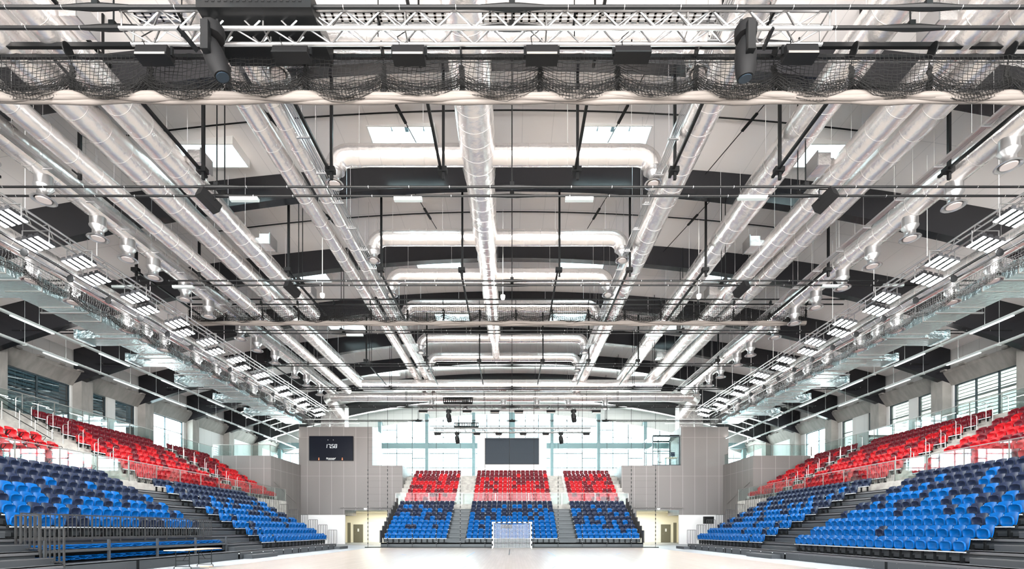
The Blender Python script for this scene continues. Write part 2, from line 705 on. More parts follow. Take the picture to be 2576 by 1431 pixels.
ZS, ZH_ = 8.35, 11.05
WIN = {-1: [(-1.5, 4.2), (6.6, 9.7), (10.9, 15.0), (16.5, 20.6), (22.0, 26.2), (27.75, 32.1), (33.35, 34.95), (35.7, 37.6), (38.85, 43.1)],
       1: [(-1.5, 4.2), (6.6, 9.7), (10.9, 15.0), (16.5, 20.6), (22.0, 26.2), (27.75, 32.1), (33.35, 34.95), (35.7, 37.6), (38.85, 39.8), (41.6, 43.0), (44.4, 48.3)]}
wn = len(SKY)
for s in (-1, 1):
    b = MB()
    wall_boxes(b, s * XW, s * (XW + .35), YN, YE, 0, ZH_, [(a, c, ZS, ZH_) for a, c in WIN[s]])
    struct(b.build('wall_%s' % SN[s], M['wallg']), 'pale %s side wall below the concrete lintel' % SN[s])
    b = MB()
    b.box(s * XW, s * (XW + .35), YN, YE, ZH_, 14.0)
    struct(b.build('wall_%s_upper' % SN[s], M['wallg']), 'grey wall strip under the roof, %s side' % SN[s])
    b = MB()
    ed = [YN] + COLY
    b.prism([(s * (XW - .02), ZH_), (s * (XW - .02), 12.0), (s * (XW - .62), 12.0), (s * (XW - .55), 11.8)], 'y', YN, YE)
    for y in np.arange(YN + 1, YE - 1, 1.35):
        b.box(s * (XW - .62), s * (XW - .8), y, y + .35, 11.93, 12.03)
    struct(b.build('trim_lintel_%s' % SN[s], M['concrete']), 'sloping board-marked concrete lintel, %s wall' % SN[s])
    for i, y in enumerate(COLY[:-1]):
        b = MB()
        b.box(s * (XW - .62), s * XW, y + .02, y + .9, 0, 12.0)
        o = b.build('column', M['concrete'])
        struct(o, 'concrete wall column on the %s side' % SN[s])
    for (a, c) in WIN[s]:
        wn += 1
        b = MB()
        t = .07
        xa, xb = s * (XW + .1), s * (XW + .2)
        b.box(xa, xb, a, a + t, ZS, ZH_)
        b.box(xa, xb, c - t, c, ZS, ZH_)
        b.box(xa, xb, a, c, ZS, ZS + t)
        b.box(xa, xb, a, c, ZH_ - t, ZH_)
        k = max(1, round((c - a) / (2.2 if s < 0 else 1.6)))
        for q in range(1, k):
            yq = a + (c - a) * q / k
            b.box(xa, xb, yq - t / 2, yq + t / 2, ZS, ZH_)
        b.box(xa, xb, a, c, 9.95, 10.01)
        w = struct(b.build('window_%d' % wn, M['frame']), 'side window with dark frame')
        b = MB()
        b.box(s * (XW + .14), s * (XW + .16), a + t, c - t, ZS + t, ZH_ - t)
        b.build('pane', M['dglass'] if (s < 0 and c < 38) else (M['tglass'] if (s > 0 and c < 43.5) else M['wglass']), w)
    # horizontal sunshade louvres outside the nearer windows
    b = MB()
    for k in range(15):
        z = 8.1 + k * .23
        b.bar((s * (XW + 1.1), 4, z), (s * (XW + 1.1), 38.2, z), .16, .05)
    tag(b.build('louvre_screen', M['galv']), 'horizontal grey sunshade slats outside the %s windows' % SN[s], 'louvre')

# upper corridor slabs & terraces
ROWX, ROWZ = 20.35, 4.03
DX, DZ = .833, .482
for s in (-1, 1):
    b = MB()
    for j in range(8):
        b.box(s * (ROWX + DX * j), s * (ROWX + DX * (j + 1)), 5.0, 43.6, 0 if j == 0 else ROWZ + DZ * j - 1.2, ROWZ + DZ * j)
    b.box(s * (ROWX + DX * 8), s * XW, YN, 59.5, ROWZ + DZ * 8 - .5, ROWZ + DZ * 8)
    # half steps in the aisles
    for (ya, yb) in ((25.35, 26.8), (36.1, 37.4)):
        for j in range(1, 8):
            b.box(s * (ROWX + DX * j - .4), s * (ROWX + DX * j), ya, yb, ROWZ + DZ * (j - 1), ROWZ + DZ * (j - .5))
    struct(b.build('floor_terrace_%s' % SN[s], M['stepc']), 'pale concrete upper terrace steps, %s side' % SN[s])

# ------------------------------------------------------------------ grey return walls and towers
for s in (-1, 1):
    b = MB()
    b.box(s * 21.8, s * 27.0, 43.7, 43.95, 0, 8.17)
    b.box(s * 21.8, s * 22.05, 43.95, 49.9, 0, 8.17)
    b.box(s * 13.5, s * 21.8, 47.0, 47.2, 0, 0.01)
    struct(b.build('wall_return_%s' % SN[s], M['clad']), 'grey panelled return wall at the end of the %s stand' % SN[s])
# left tower
b = MB()
b.box(-22.0, -14.42, 49.9, 53.5, 3.75, 12.1)
b.box(-22.0, -17.25, 49.9, 53.5, 3.0, 3.75)
b.box(-17.25, -12.85, 49.9, 50.2, 3.5, 3.75)
b.box(-14.42, -11.3, 49.9, 50.2, 3.75, 8.12)
b.box(-12.85, -11.3, 49.9, 50.2, 0, 3.75)
b.box(-11.5, -11.3, 50.2, 57.5, 0, 8.12)
struct(b.build('wall_tower_left', M['clad']), 'grey panelled corner tower left of the end stand')
b = MB()
b.box(17.45, 22.35, 49.9, 53.5, 3.75, 12.1)
b.box(17.25, 22.35, 49.9, 53.5, 3.0, 3.75)
b.box(12.85, 17.25, 49.9, 50.2, 3.5, 3.75)
b.box(11.3, 17.45, 49.9, 50.2, 3.75, 8.12)
b.box(11.3, 12.85, 49.9, 50.2, 0, 3.75)
b.box(11.3, 11.5, 50.2, 57.5, 0, 8.12)
struct(b.build('wall_tower_right', M['clad']), 'grey panelled corner tower right of the end stand')
dn = 0
for s in (-1, 1):
    b = MB()
    b.box(s * 17.25, s * 22.0, 49.9, 50.1, 0, 3.0)
    struct(b.build('wall_lower_%s' % SN[s], M['wallw']), 'white lower wall under the grey panels, %s side' % SN[s])
    b = MB()
    b.box(s * 20.3, s * 20.5, 50.12, 57, 0, 3.5)
    b.box(s * 11.5, s * 12.8, 50.25, 50.4, 0, 3.6)
    b.box(s * 11.6, s * 24.5, 57, 57.2, 0, 3.6)
    b.box(s * 11.6, s * 20.3, 53.55, 57, 3.5, 3.62)
    struct(b.build('wall_corridor_%s' % SN[s], M['cream']), 'cream painted corridor walls seen through the %s opening' % SN[s])
    b = MB()
    b.box(s * 12.2, s * 17.7, 49.72, 49.9, 3.72, 3.82)
    struct(b.build('trim_canopy_%s' % SN[s], M['clad']), 'thin grey canopy strip over the %s corridor opening' % SN[s])
    # door on the back wall
    dn += 1
    xd = s * 18.05 if False else s * (CX - 901.0) / F * 56.9
    b = MB()
    b.box(xd - .56, xd + .56, 56.93, 56.99, 0.0, 2.12)
    d = struct(b.build('door_%d' % dn, M['door']), 'olive grey corridor door with paper notice, %s side' % SN[s])
    b = MB()
    b.box(xd - .08, xd + .1, 56.9, 56.92, 1.28, 1.62)
    b.build('notice', M['white'], d, label='white paper notice')
    b = MB()
    b.tube((xd - .4, 56.92, 1.0), (xd - .4, 56.84, 1.0), .02)
    b.tube((xd - .4, 56.84, 1.0), (xd - .28, 56.84, 1.0), .015)
    b.build('door_handle', M['steel'], d)
    dn += 1
    xd = s * 18.75
    b = MB()
    b.box(xd - .18, xd + .18, 55.6, 55.66, 0.0, 2.3)
    struct(b.build('door_%d' % dn, M['door']), 'second olive door ajar in the side of the %s corridor' % SN[s])
    # small corridor lamp
    l = thing('bulkhead_lamp', 'small round white lamp over the %s corridor opening' % SN[s], 'lamp', (s * 15.1, 49.75, 3.6))
    b = MB()
    b.lathe([(0.0, -.08), (.1, -.07), (.14, -.03), (.14, 0)], (s * 15.1, 49.75, 3.66), 12)
    b.build('lamp_shade', M['plamp'], l)
    area_light('corridor_light', (s * 14.8, 54.0, 3.4), (0, 0, 0), 3.5, 1.6, 300, (1, .93, .75))

# ------------------------------------------------------------------ end glazing (curtain wall)
b = MB()
gx = []
for q in (957.5, 1075, 1192, 1388, 1504.5, 1621):
    gx.append((q - CX) / F * 59.9)
gx = [-28.6, -22.4] + gx[:3] + [0.0] + gx[3:] + [22.4, 28.6]
for x in gx:
    w = .38 if abs(x) < .01 else .2
    b.box(x - w, x + w, 59.4, 60.0, 0, min(zbeam(x), 15.9))
struct(b.build('column_row', M['colg']), 'concrete columns in front of the far glass wall')
bpy.data.objects['column_row'].name = 'column'
b = MB()
b.box(-29.2, 29.2, 59.55, 59.95, 11.5, 12.2)
struct(b.build('trim_glazing_beam', M['colg']), 'horizontal concrete beam across the far glass wall')
b = MB()
for i in range(len(gx) - 1):
    x0, x1 = gx[i], gx[i + 1]
    for q in (1 / 3, 2 / 3):
        xm = x0 + (x1 - x0) * q
        b.box(xm - .05, xm + .05, 60.2, 60.32, 4.0, zbeam(xm) - .3)
    zs_ = [(9.2, 0, 1), (11.0, 1 / 3, 2 / 3), (10.4, 2 / 3, 1), (13.0, 1 / 3, 2 / 3), (13.9, 0, 1 / 3), (12.9, 2 / 3, 1), (14.4, 0, 1), (11.0, 0, 1 / 3)]
    for (z, q0, q1) in zs_:
        if z < zbeam(max(abs(x0), abs(x1))) - .4:
            b.box(x0 + (x1 - x0) * q0, x0 + (x1 - x0) * q1, 60.2, 60.3, z - .05, z + .05)
w = struct(b.build('window_far', M['frameg']), 'full-width far curtain wall with thin teal mullions')
b = MB()
b.box(-29.2, 29.2, 60.24, 60.26, 4.0, 11.0)
vs = []
xx = np.linspace(-29.2, 29.2, 31)
for k in range(30):
    x0, x1 = xx[k], xx[k + 1]
    b.add([(x0, 60.25, 11.0), (x1, 60.25, 11.0), (x1, 60.25, zbeam(x1) + .2), (x0, 60.25, zbeam(x0) + .2)], [(0, 1, 2, 3)])
b.build('pane', M['wglass'], w)
b = MB()
for k in range(30):
    x0, x1 = xx[k], xx[k + 1]
    vs = []
    for yy in (60.0, 60.5):
        vs += [(x0, yy, zbeam(x0) - .5), (x1, yy, zbeam(x1) - .5), (x1, yy, zceil(x1)), (x0, yy, zceil(x0))]
    b.add(vs, [(0, 1, 2, 3), (7, 6, 5, 4), (0, 4, 5, 1), (3, 2, 6, 7)])
b.box(-29.6, 29.6, 60.1, 60.5, 0, 4.0)
struct(b.build('wall_far', M['wallg']), 'concrete arch and plinth of the far end wall')
b = MB()
b.box(-21.8, 21.8, 53.4, 60.2, 7.1, 7.45)
b.box(-29.2, -21.8, 49.9, 60.2, 7.1, 7.45)
b.box(21.8, 29.2, 49.9, 60.2, 7.1, 7.45)
struct(b.build('floor_concourse', M['stepc']), 'upper concourse floor behind the end stand')
# near end wall, mostly glass
b = MB()
b.box(-29.6, 29.6, YN - .3, YN, 0, 1.2)
b.box(-29.6, -26, YN - .3, YN, 1.2, 14)
b.box(26, 29.6, YN - .3, YN, 1.2, 14)
b.box(-26, 26, YN - .3, YN, 14.6, 17.6)
for x in np.arange(-26, 26.1, 5.2):
    b.box(x - .15, x + .15, YN - .3, YN, 1.2, 14.6)
struct(b.build('wall_near', M['wallw']), 'near end wall with large windows behind the viewpoint')

# screen wall and screen
b = MB()
b.box(-3.93, 3.93, 54.9, 55.3, 7.45, 11.92)
struct(b.build('wall_screen', M['wallw']), 'white wall panel carrying the large video screen')
t = thing('video_screen', 'large blank dark video screen above the end stand', 'screen', (0, 54.7, 8.9))
b = MB()
b.box(-3.03, 3.05, 54.72, 54.88, 8.9, 11.86)
b.build('housing', M['black'], t)
b = MB()
b.box(-2.99, 3.01, 54.69, 54.72, 8.94, 11.82)
b.build('display', M['screen'], t)

# scoreboard
t = thing('scoreboard', 'black electronic scoreboard showing 17:58 on the left tower', 'scoreboard', (-18.7, 49.6, 8.6))
x0, _, z1 = PX(777.3, 1096.5, 49.6)
x1, _, z0 = PX(887.3, 1158, 49.6)
b = MB()
b.box(x0, x1, 49.62, 49.9, z0, z1)
b.build('housing', M['board'], t)
SEG = {'1': 'bc', '7': 'abc', '5': 'afgcd', '8': 'abcdefg'}
b = MB()


def seg(b, x, z, w, h, ch, th, sh=.12):
    P = {'a': ((0, h), (w, h)), 'b': ((w, h), (w, h / 2)), 'c': ((w, h / 2), (w, 0)), 'd': ((0, 0), (w, 0)), 'e': ((0, 0), (0, h / 2)), 'f': ((0, h / 2), (0, h)), 'g': ((0, h / 2), (w, h / 2))}
    for q in SEG[ch]:
        (a0, c0), (a1, c1) = P[q]
        b.bar((x + a0 + sh * c0, 49.6, z + c0), (x + a1 + sh * c1, 49.6, z + c1), .02, th, up=(0, 1, 0))


def bpx(px, py):
    return PX(px, py, 49.6)


for ch, px, w_ in (('1', 821.0, .05), ('7', 825.2, .2), ('5', 834.0, .2), ('8', 841.8, .2)):
    X, _, Z = bpx(px, 1126.4)
    b = MB()
    seg(b, X, Z, w_, .36, ch, .06, .1)
    b.build('digit', M['digit'], t, label='lit clock digit %s' % ch)
X, _, Z = bpx(831.6, 1126.4)
b = MB()
b.box(X, X + .05, 49.59, 49.61, Z - .03, Z + .07)
b.build('separator', M['digit'], t)
for q in (825, 838.5):
    X, _, Z = bpx(q, 1106.5)
    b = MB()
    b.lathe([(0, 0), (.03, 0), (.03, .03)], (X, 49.58, Z), 8, ax='y')
    b.build('indicator_dot', M['white'], t)
for q in (802, 861):
    X, _, Z = bpx(q, 1157)
    b = MB()
    b.box(X - .05, X + .06, 49.59, 49.61, Z, Z + .12)
    b.lathe([(.0, 0), (.05, 0)], (X + .005, 49.6, Z + .2), 8, ax='y')
    b.build('team_mark', M['orange'], t)
cu = bpy.data.curves.new('maker_text', 'FONT')
cu.body = 'Stramatel'
cu.size = .25
cu.shear = .3
cu.extrude = .005
cu.materials.append(M['white'])
_tmp = bpy.data.objects.new('maker_tmp', cu)
C.objects.link(_tmp)
bpy.context.view_layer.update()
_me = bpy.data.meshes.new_from_object(_tmp)
bpy.data.objects.remove(_tmp)
_me.materials.clear()
_me.materials.append(M['white'])
o = bpy.data.objects.new('maker_text', _me)
C.objects.link(o)
X, _, Z = bpx(820, 1154.6)
o.location = Vector((X, 49.6, Z)) - t.location
o.rotation_euler = (PI / 2, 0, 0)
o.parent = t
b = MB()
X, _, Z = bpx(825, 1156.5)
b.box(X, X + .65, 49.59, 49.61, Z, Z + .03)
b.build('maker_underline', M['white'], t)

# commentator booth right
t = thing('glass_booth', 'glazed control booth beside the right tower', 'booth', (16, 50.4, 8.12))
b = MB()
bx0, bx1, bz0, bz1 = 14.65, 17.4, 8.15, 11.15
for (x, y) in ((bx0, 50.3), (bx1, 50.3), (bx0, 53.4), (bx1, 53.4), (bx0 + 1.5, 53.4)):
    b.box(x - .05, x + .05, y - .05, y + .05, bz0, bz1)
for z in (bz0, bz1 - .02, 10.1):
    b.box(bx0, bx1, 53.35, 53.45, z, z + .1)
    b.box(bx0 - .04, bx0 + .04, 50.3, 53.4, z, z + .1)
for z in (bz0, bz1 - .02):
    b.box(bx0, bx1, 50.25, 50.35, z, z + .1)
b.build('booth_frame', M['frame'], t)
b = MB()
b.box(bx0, bx1, 50.3, 53.4, bz1 + .08, bz1 + .2)
b.build('booth_roof', M['beam'], t)
b = MB()
b.box(bx0 + .05, bx1 - .05, 50.29, 50.31, bz0 + .1, bz1)
b.box(bx0 - .01, bx0 + .01, 50.35, 53.35, bz0 + .1, bz1)
b.build('pane', M['glass'], t)
b = MB()
for i in range(2):
    for j in range(3):
        b.box(bx0 + .9 + j * .45 + i * .2, bx0 + 1.2 + j * .45 + i * .2, 51.2 + i * .8, 51.6 + i * .8, bz1 + .04, bz1 + .06)
b.build('ceiling_lamp', M['plamp'], t)
t = thing('control_desk', 'small wooden desk inside the glass booth', 'desk', (16.8, 51, 8.12))
b = MB()
b.box(16.1, 17.3, 50.6, 51.3, 9.0, 9.06)
b.build('desktop', M['wood'], t)
for x in (16.15, 17.2):
    b = MB()
    b.box(x, x + .05, 50.7, 51.2, 8.2, 9.0)
    b.build('leg', M['frame'], t)
t = thing('monitor', 'dark monitor on the booth desk', 'monitor', (16.9, 50.9, 9.06))
b = MB()
b.box(16.7, 17.15, 50.9, 50.94, 9.2, 9.65)
b.build('display', M['navy'], t)
b = MB()
b.box(16.88, 16.95, 50.88, 50.94, 9.06, 9.2)
b.build('stand', M['frame'], t)
t = thing('office_chair', 'dark swivel chair inside the booth', 'chair', (15.75, 51.6, 8.2))
b = MB()
b.box(15.55, 15.95, 51.4, 51.8, 8.62, 8.7)
b.build('seat', M['frame'], t)
b = MB()
b.box(15.55, 15.6, 51.42, 51.78, 8.75, 9.2)
b.build('backrest', M['frame'], t)
b = MB()
b.tube((15.75, 51.6, 8.2), (15.75, 51.6, 8.62), .03)
b.box(15.5, 16.0, 51.57, 51.63, 8.2, 8.24)
b.build('base', M['frame'], t)

exec_next = True
# ------------------------------------------------------------------ tip-up seats
def squ(u, v, k):
    return u * math.sqrt(1 - .5 * k * v * v), v * math.sqrt(1 - .5 * k * u * u)


def back_fn(u, v):
    a, c = squ(u, v, .5)
    w = .225 - .012 * max(0, -v)
    z = .56 + c * .245
    y = .035 + .085 * (c + 1) / 2 - .05 * a * a + .05 * max(0, c - .3) ** 2
    return (a * w, y, z)


def pan_mesh(n):
    """tipped-up seat pan: rounded pad with a raised rim and a dished middle"""
    b = MB()
    rings = [(.0, -.022), (.5, -.028), (.76, -.050), (.86, -.082), (.96, -.084), (1.0, -.060)]
    vs = []
    for (r, y) in rings:
        for k in range(n):
            a_ = 2 * PI * k / n
            c_, s_ = math.cos(a_), math.sin(a_)
            e_ = .62
            x = math.copysign(abs(c_) ** e_, c_) * .207 * r
            z = math.copysign(abs(s_) ** e_, s_) * .165 * r
            vs.append((x, y - .03 * (z / .15 + 1) / 2 + .02 * (x / .2) ** 2, .515 + z))
    fs = []
    m_ = len(rings)
    for i in range(m_ - 1):
        for k in range(n):
            k2 = (k + 1) % n
            fs.append((i * n + k, (i + 1) * n + k, (i + 1) * n + k2, i * n + k2))
    # back side
    o = len(vs)
    for (r, y) in ((1.0, -.04), (.0, -.01)):
        for k in range(n):
            a_ = 2 * PI * k / n
            c_, s_ = math.cos(a_), math.sin(a_)
            x = math.copysign(abs(c_) ** .62, c_) * .207 * r
            z = math.copysign(abs(s_) ** .62, s_) * .165 * r
            vs.append((x, y - .03 * (z / .15 + 1) / 2 + .02 * (x / .2) ** 2, .515 + z))
    for k in range(n):
        k2 = (k + 1) % n
        fs.append(((m_ - 1) * n + k, o + k, o + k2, (m_ - 1) * n + k2))
        fs.append((o + k, o + n + k, o + n + k2, o + k2))
    return b.add(vs, fs)


def seat_meshes(lod):
    nu, nv = ((8, 7), (5, 4))[lod]
    back = MB().shell(back_fn, nu, nv, .028)
    pan = pan_mesh((20, 10)[lod])
    br = MB()
    br.box(-.235, .235, -.105, -.06, .318, .352)
    br.box(-.05, .05, -.07, .03, .30, .345, 1)
    if lod == 0:
        br.box(-.03, .03, -.02, .03, 0.0, .32, 1)
        br.box(-.03, .03, .03, .1, .02, .16, 1)
        br.box(-.215, -.175, -.05, .06, .30, .40, 1)
        br.box(.175, .215, -.05, .06, .30, .40, 1)
    else:
        br.box(-.03, .03, -.01, .05, 0.0, .32, 1)
    return back, pan, br


B0, P0_, R0 = seat_meshes(0)
B1, P1_, R1 = seat_meshes(1)
SEATM = {}
for nm in ('bblue', 'navy', 'bred', 'dred'):
    SEATM[nm] = (B0.mesh('backrest', M[nm], True), P0_.mesh('seat_pan', M[nm], True))
BRM = R0.mesh('seat_bracket', [M['bracket'], M['blackm']])
arm = MB()
for sx in (-.235, .235):
    arm.sweep([(sx, .02, .36), (sx, -.04, .58), (sx, -.2, .60), (sx, -.24, .54), (sx, -.1, .40), (sx, .0, .36)], .014, 5)
ARMM = arm.mesh('armrest', M['blackm'], True)

random.seed(7)
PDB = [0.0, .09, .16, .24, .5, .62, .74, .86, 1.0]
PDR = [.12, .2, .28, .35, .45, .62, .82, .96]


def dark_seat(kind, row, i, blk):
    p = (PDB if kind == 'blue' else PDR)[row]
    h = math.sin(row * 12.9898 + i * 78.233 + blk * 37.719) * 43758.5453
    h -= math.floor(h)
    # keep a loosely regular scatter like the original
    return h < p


seats = []   # (kind, dark, pos, rz, dist, label parts, arms)
NS = 19


def inframe(X, Y, Z):
    px = CX + F * X / Y
    py = HZ - F * (Z - HC) / Y
    return -12 < px < 2588 and -12 < py < 1445


def block(kind, s, rows, ys_, blkname, blk, arms=False, xf=None):
    for r in rows:
        n = len(ys_)
        for i, y in enumerate(ys_):
            if kind == 'blue':
                X, Z = s * (13.95 + .74 * r), .40 + .392 * r
            else:
                X, Z = s * (20.93 + DX * r), ROWZ + DZ * r
            if not inframe(X, y, Z + .5):
                continue
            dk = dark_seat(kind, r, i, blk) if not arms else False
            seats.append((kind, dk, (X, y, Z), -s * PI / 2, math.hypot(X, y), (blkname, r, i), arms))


def yrow(y0, n, p=.47):
    return [y0 + p * (i + .5) for i in range(n)]


YA = yrow(14.78, 19)
YB = yrow(26.8, 3, .48) + yrow(28.5, 16, .48)
block('blue', 1, range(9), YA, 'right stand near block', 1)
block('blue', -1, range(2, 9), YA, 'left stand near block', 2)
block('blue', 1, range(9), YB, 'right stand far block', 3)
block('blue', -1, range(9), YB, 'left stand far block', 4)
YR1 = [25.25 - .48 * (i + .5) for i in range(19)]
YR1L = [24.1 - .6 * (i + .5) for i in range(10)]
YR2 = yrow(26.95, 19, .475)
YR3 = yrow(37.5, 11, .475)
block('red', 1, range(8), YR1, 'upper right nearest block', 5)
block('red', -1, range(4), YR1L, 'upper left nearest block', 6, arms=True)
block('red', 1, range(8), YR2, 'upper right middle block', 7)
block('red', -1, range(8), YR2, 'upper left middle block', 8)
block('red', 1, range(8), YR3, 'upper right far block', 9)
block('red', -1, range(8), YR3, 'upper left far block', 10)
EB = lambda k: (40.2 + .69 * k, .40 + .376 * k)
ER = lambda j: (47.2 + .757 * j, 3.91 + .463 * j)
for r in range(9):
    y, z = EB(r)
    for i in range(16):
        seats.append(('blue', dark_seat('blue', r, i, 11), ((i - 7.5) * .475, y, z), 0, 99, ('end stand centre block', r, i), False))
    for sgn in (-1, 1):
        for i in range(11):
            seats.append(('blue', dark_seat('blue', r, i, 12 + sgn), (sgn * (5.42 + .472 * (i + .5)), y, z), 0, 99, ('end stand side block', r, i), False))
for r in range(8):
    y, z = ER(r)
    for i in range(16):
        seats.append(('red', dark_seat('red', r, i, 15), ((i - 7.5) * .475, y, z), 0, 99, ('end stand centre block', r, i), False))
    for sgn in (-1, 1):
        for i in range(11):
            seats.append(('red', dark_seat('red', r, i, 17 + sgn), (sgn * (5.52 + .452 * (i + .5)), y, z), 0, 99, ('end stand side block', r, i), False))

CN = {('blue', False): ('bblue', 'bright blue'), ('blue', True): ('navy', 'dark navy'), ('red', False): ('bred', 'bright red'), ('red', True): ('dred', 'dark red')}
protos = {}


def rowname(kind, r):
    return 'front row' if r == 0 else ('%s row' % od(r) + (' up' if r < 7 else ''))


for kind in ('blue', 'red'):
    ks = sorted([q for q in seats if q[0] == kind], key=lambda q: q[4])
    near, rest = ks[:300], ks[300:]
    for (kd, dk, pos, rz, dist, (bn, r, i), arms) in near:
        mk, word = CN[(kd, dk)]
        lab = '%s tip-up seat, %s, %s, %s from %s end' % (word, bn, rowname(kd, r), od(i), 'far' if 'nearest' in bn else 'near')
        key = (mk, arms)
        if key not in protos:
            t = thing('%s_tip_up_seat' % kd, lab, '%s seat' % kd, pos, '%s tip-up seats' % kd, rz)
            for nm, me in (('backrest', SEATM[mk][0]), ('seat_pan', SEATM[mk][1]), ('seat_bracket', BRM)):
                o = bpy.data.objects.new(nm, me)
                C.objects.link(o)
                o.parent = t
            if arms:
                o = bpy.data.objects.new('armrest', ARMM)
                C.objects.link(o)
                o.parent = t
                o['label'] = 'black loop armrests'
            protos[key] = t
        else:
            dup(protos[key], pos, rz, lab, '%s tip-up seats' % kd)
    # the rest of that colour as one mesh
    mks = ['bblue', 'navy'] if kind == 'blue' else ['bred', 'dred']
    parts = []
    for q, mb in enumerate((B1, P1_, R1)):
        V = np.array(mb.v, dtype=np.float64)
        Fq = np.array(mb.f, dtype=np.int64)
        mm = np.array(mb.m)
        parts.append((V, Fq, mm))
    VV, FF, MM = [], [], []
    off = 0
    for (kd, dk, pos, rz, dist, _, arms) in rest:
        c_, s_ = math.cos(rz), math.sin(rz)
        R = np.array([[c_, -s_, 0], [s_, c_, 0], [0, 0, 1]])
        for q, (V, Fq, mm) in enumerate(parts):
            VV.append(V @ R.T + np.array(pos))
            FF.append(Fq + off)
            off += len(V)
            MM.append(np.full(len(Fq), 1 if dk else 0) if q < 2 else mm + 2)
    VV = np.concatenate(VV)
    FF = np.concatenate(FF)
    MM = np.concatenate(MM)
    me = bpy.data.meshes.new('distant_seats')
    me.vertices.add(len(VV))
    me.vertices.foreach_set('co', VV.ravel())
    me.loops.add(FF.size)
    me.loops.foreach_set('vertex_index', FF.ravel().astype(np.int32))
    me.polygons.add(len(FF))
    me.polygons.foreach_set('loop_start', np.arange(0, FF.size, 4, dtype=np.int32))
    me.polygons.foreach_set('material_index', MM.astype(np.int32))
    for nm in mks + ['bracket', 'blackm']:
        me.materials.append(M[nm])
    me.update(calc_edges=True)
    me.polygons.foreach_set('use_smooth', [True] * len(FF))
    me.set_sharp_from_angle(angle=0.7)
    o = bpy.data.objects.new('distant_%s_seats' % kind, me)
    C.objects.link(o)
    tag(o, 'mass of distant %s tip-up seats across far blocks and end stand' % kind, 'seats')
    o['kind'] = 'stuff'

# ------------------------------------------------------------------ retractable stands (blue tiers)
YS0, YS1 = 9.0, 36.75
AIS = [(9.2, 14.55), (23.85, 26.65)]
for s in (-1, 1):
    t = thing('retractable_stand', 'dark grey telescopic stand carrying the %s blue seats' % SN[s], 'stand', (s * 13.4, 23, 0))
    for k in range(9):
        nx = 13.35 + .74 * k
        z = .40 + .392 * k
        x1 = nx + .78
        if s < 0 and k in (0, 1):
            # retracted section in the near block
            segs = [(YS0, 14.4, nx, z), (23.75, YS1, nx, z)]
        else:
            segs = [(YS0, YS1, nx, z)]
        for (ya, yb, nx_, z_) in segs:
            b = MB()
            b.box(s * nx_, s * x1, ya, yb, z_ - .03, z_)
            if k:
                b.box(s * (nx_ + .12), s * (nx_ + .15), ya, yb, z_ - .36, z_ - .03)
            b.box(s * nx_, s * (nx_ + .03), ya, yb, z_ - .11, z_ + .003, 1)
            b.build('tier', [M['deck'], M['nosing']], t)
        if k:
            for (ya, yb) in AIS:
                b = MB()
                b.box(s * (nx - .36), s * nx, ya + .05, yb - .05, z - .392, z - .392 + .19)
                b.box(s * (nx - .37), s * (nx - .34), ya + .05, yb - .05, z - .392 + .17, z - .392 + .195, 1)
                b.build('aisle_step', [M['deck'], M['nosing']], t)
    # front plinth
    b = MB()
    b.box(s * 13.36, s * 13.5, YS0, YS1, 0, .37)
    for y in np.arange(YS0 + .8, YS1, 1.15):
        if y < 23.4:
            for (dy, dz) in ((0, .1), (.08, .26)):
                b.lathe([(0, 0), (.012, 0), (.014, .01)], (s * 13.355, y + dy, dz), 6, 1, ax='x')
        else:
            b.box(s * 13.352, s * 13.37, y, y + .09, .05, .24, 2)
            b.box(s * 13.35, s * 13.37, y, y + .09, .25, .31, 3)
    for y in (17.2, 23.6, 30.2):
        b.box(s * 13.352, s * 13.37, y, y + .12, .0, .36, 2)
    if s < 0:
        b.box(s * 13.36, s * 14.5, 14.4, 23.75, .34, .38, 0)
    b.build('base_plinth', [M['deck'], M['steel'], M['blackm'], M['white']], t)
    b = MB()
    b.box(s * 13.6, s * 20.2, YS0 + .2, YS1 - .1, 0.01, .3)
    b.box(s * 15.2, s * 20.2, YS0 + .2, YS1 - .1, .3, .95)
    b.box(s * 17.0, s * 20.2, YS0 + .2, YS1 - .1, .95, 1.9)
    b.box(s * 19.0, s * 20.2, YS0 + .2, YS1 - .1, 1.9, 2.9)
    b.build('understructure', M['blackm'], t)
    # loose front steps
    for (ya, yb) in ((24.0, 26.6), (36.2, 38.0)):
        b = MB()
        b.box(s * 12.9, s * 13.34, ya, yb, 0, .2)
        b.box(s * 12.88, s * 12.93, ya, yb, .18, .205, 1)
        tag(b.build('front_step', [M['deck'], M['nosing']]), 'dark step box on the floor at the %s of the %s stand' % ('aisle foot' if ya < 30 else 'far corner', SN[s]), 'step')
    # stepped end guards
    for k in range(9):
        nx, z = 13.35 + .74 * k, .40 + .392 * k
        g = thing('guard_panel', 'dark barred guard at far end of %s stand, %s step up' % (SN[s], od(k)), 'railing', (s * (nx + .35), 36.9, z), 'stepped end guards, %s stand' % SN[s])
        b = MB()
        a0, a1 = nx + .03, nx + .68
        b.box(s * a0, s * a1, 36.88, 36.92, z + 1.03, z + 1.06)
        for q in range(6):
            x = a0 + (a1 - a0) * q / 5
            b.box(s * (x - .012), s * (x + .012), 36.88, 36.92, z, z + 1.03)
        b.build('guard_bars', M['rail'], g)

# left: folded rows, fence, near stepped guards
proto = None
fm = MB()


def fold_fn(u, v):
    a, c = squ(u, v, .6)
    return (a * .225, 0, 0)


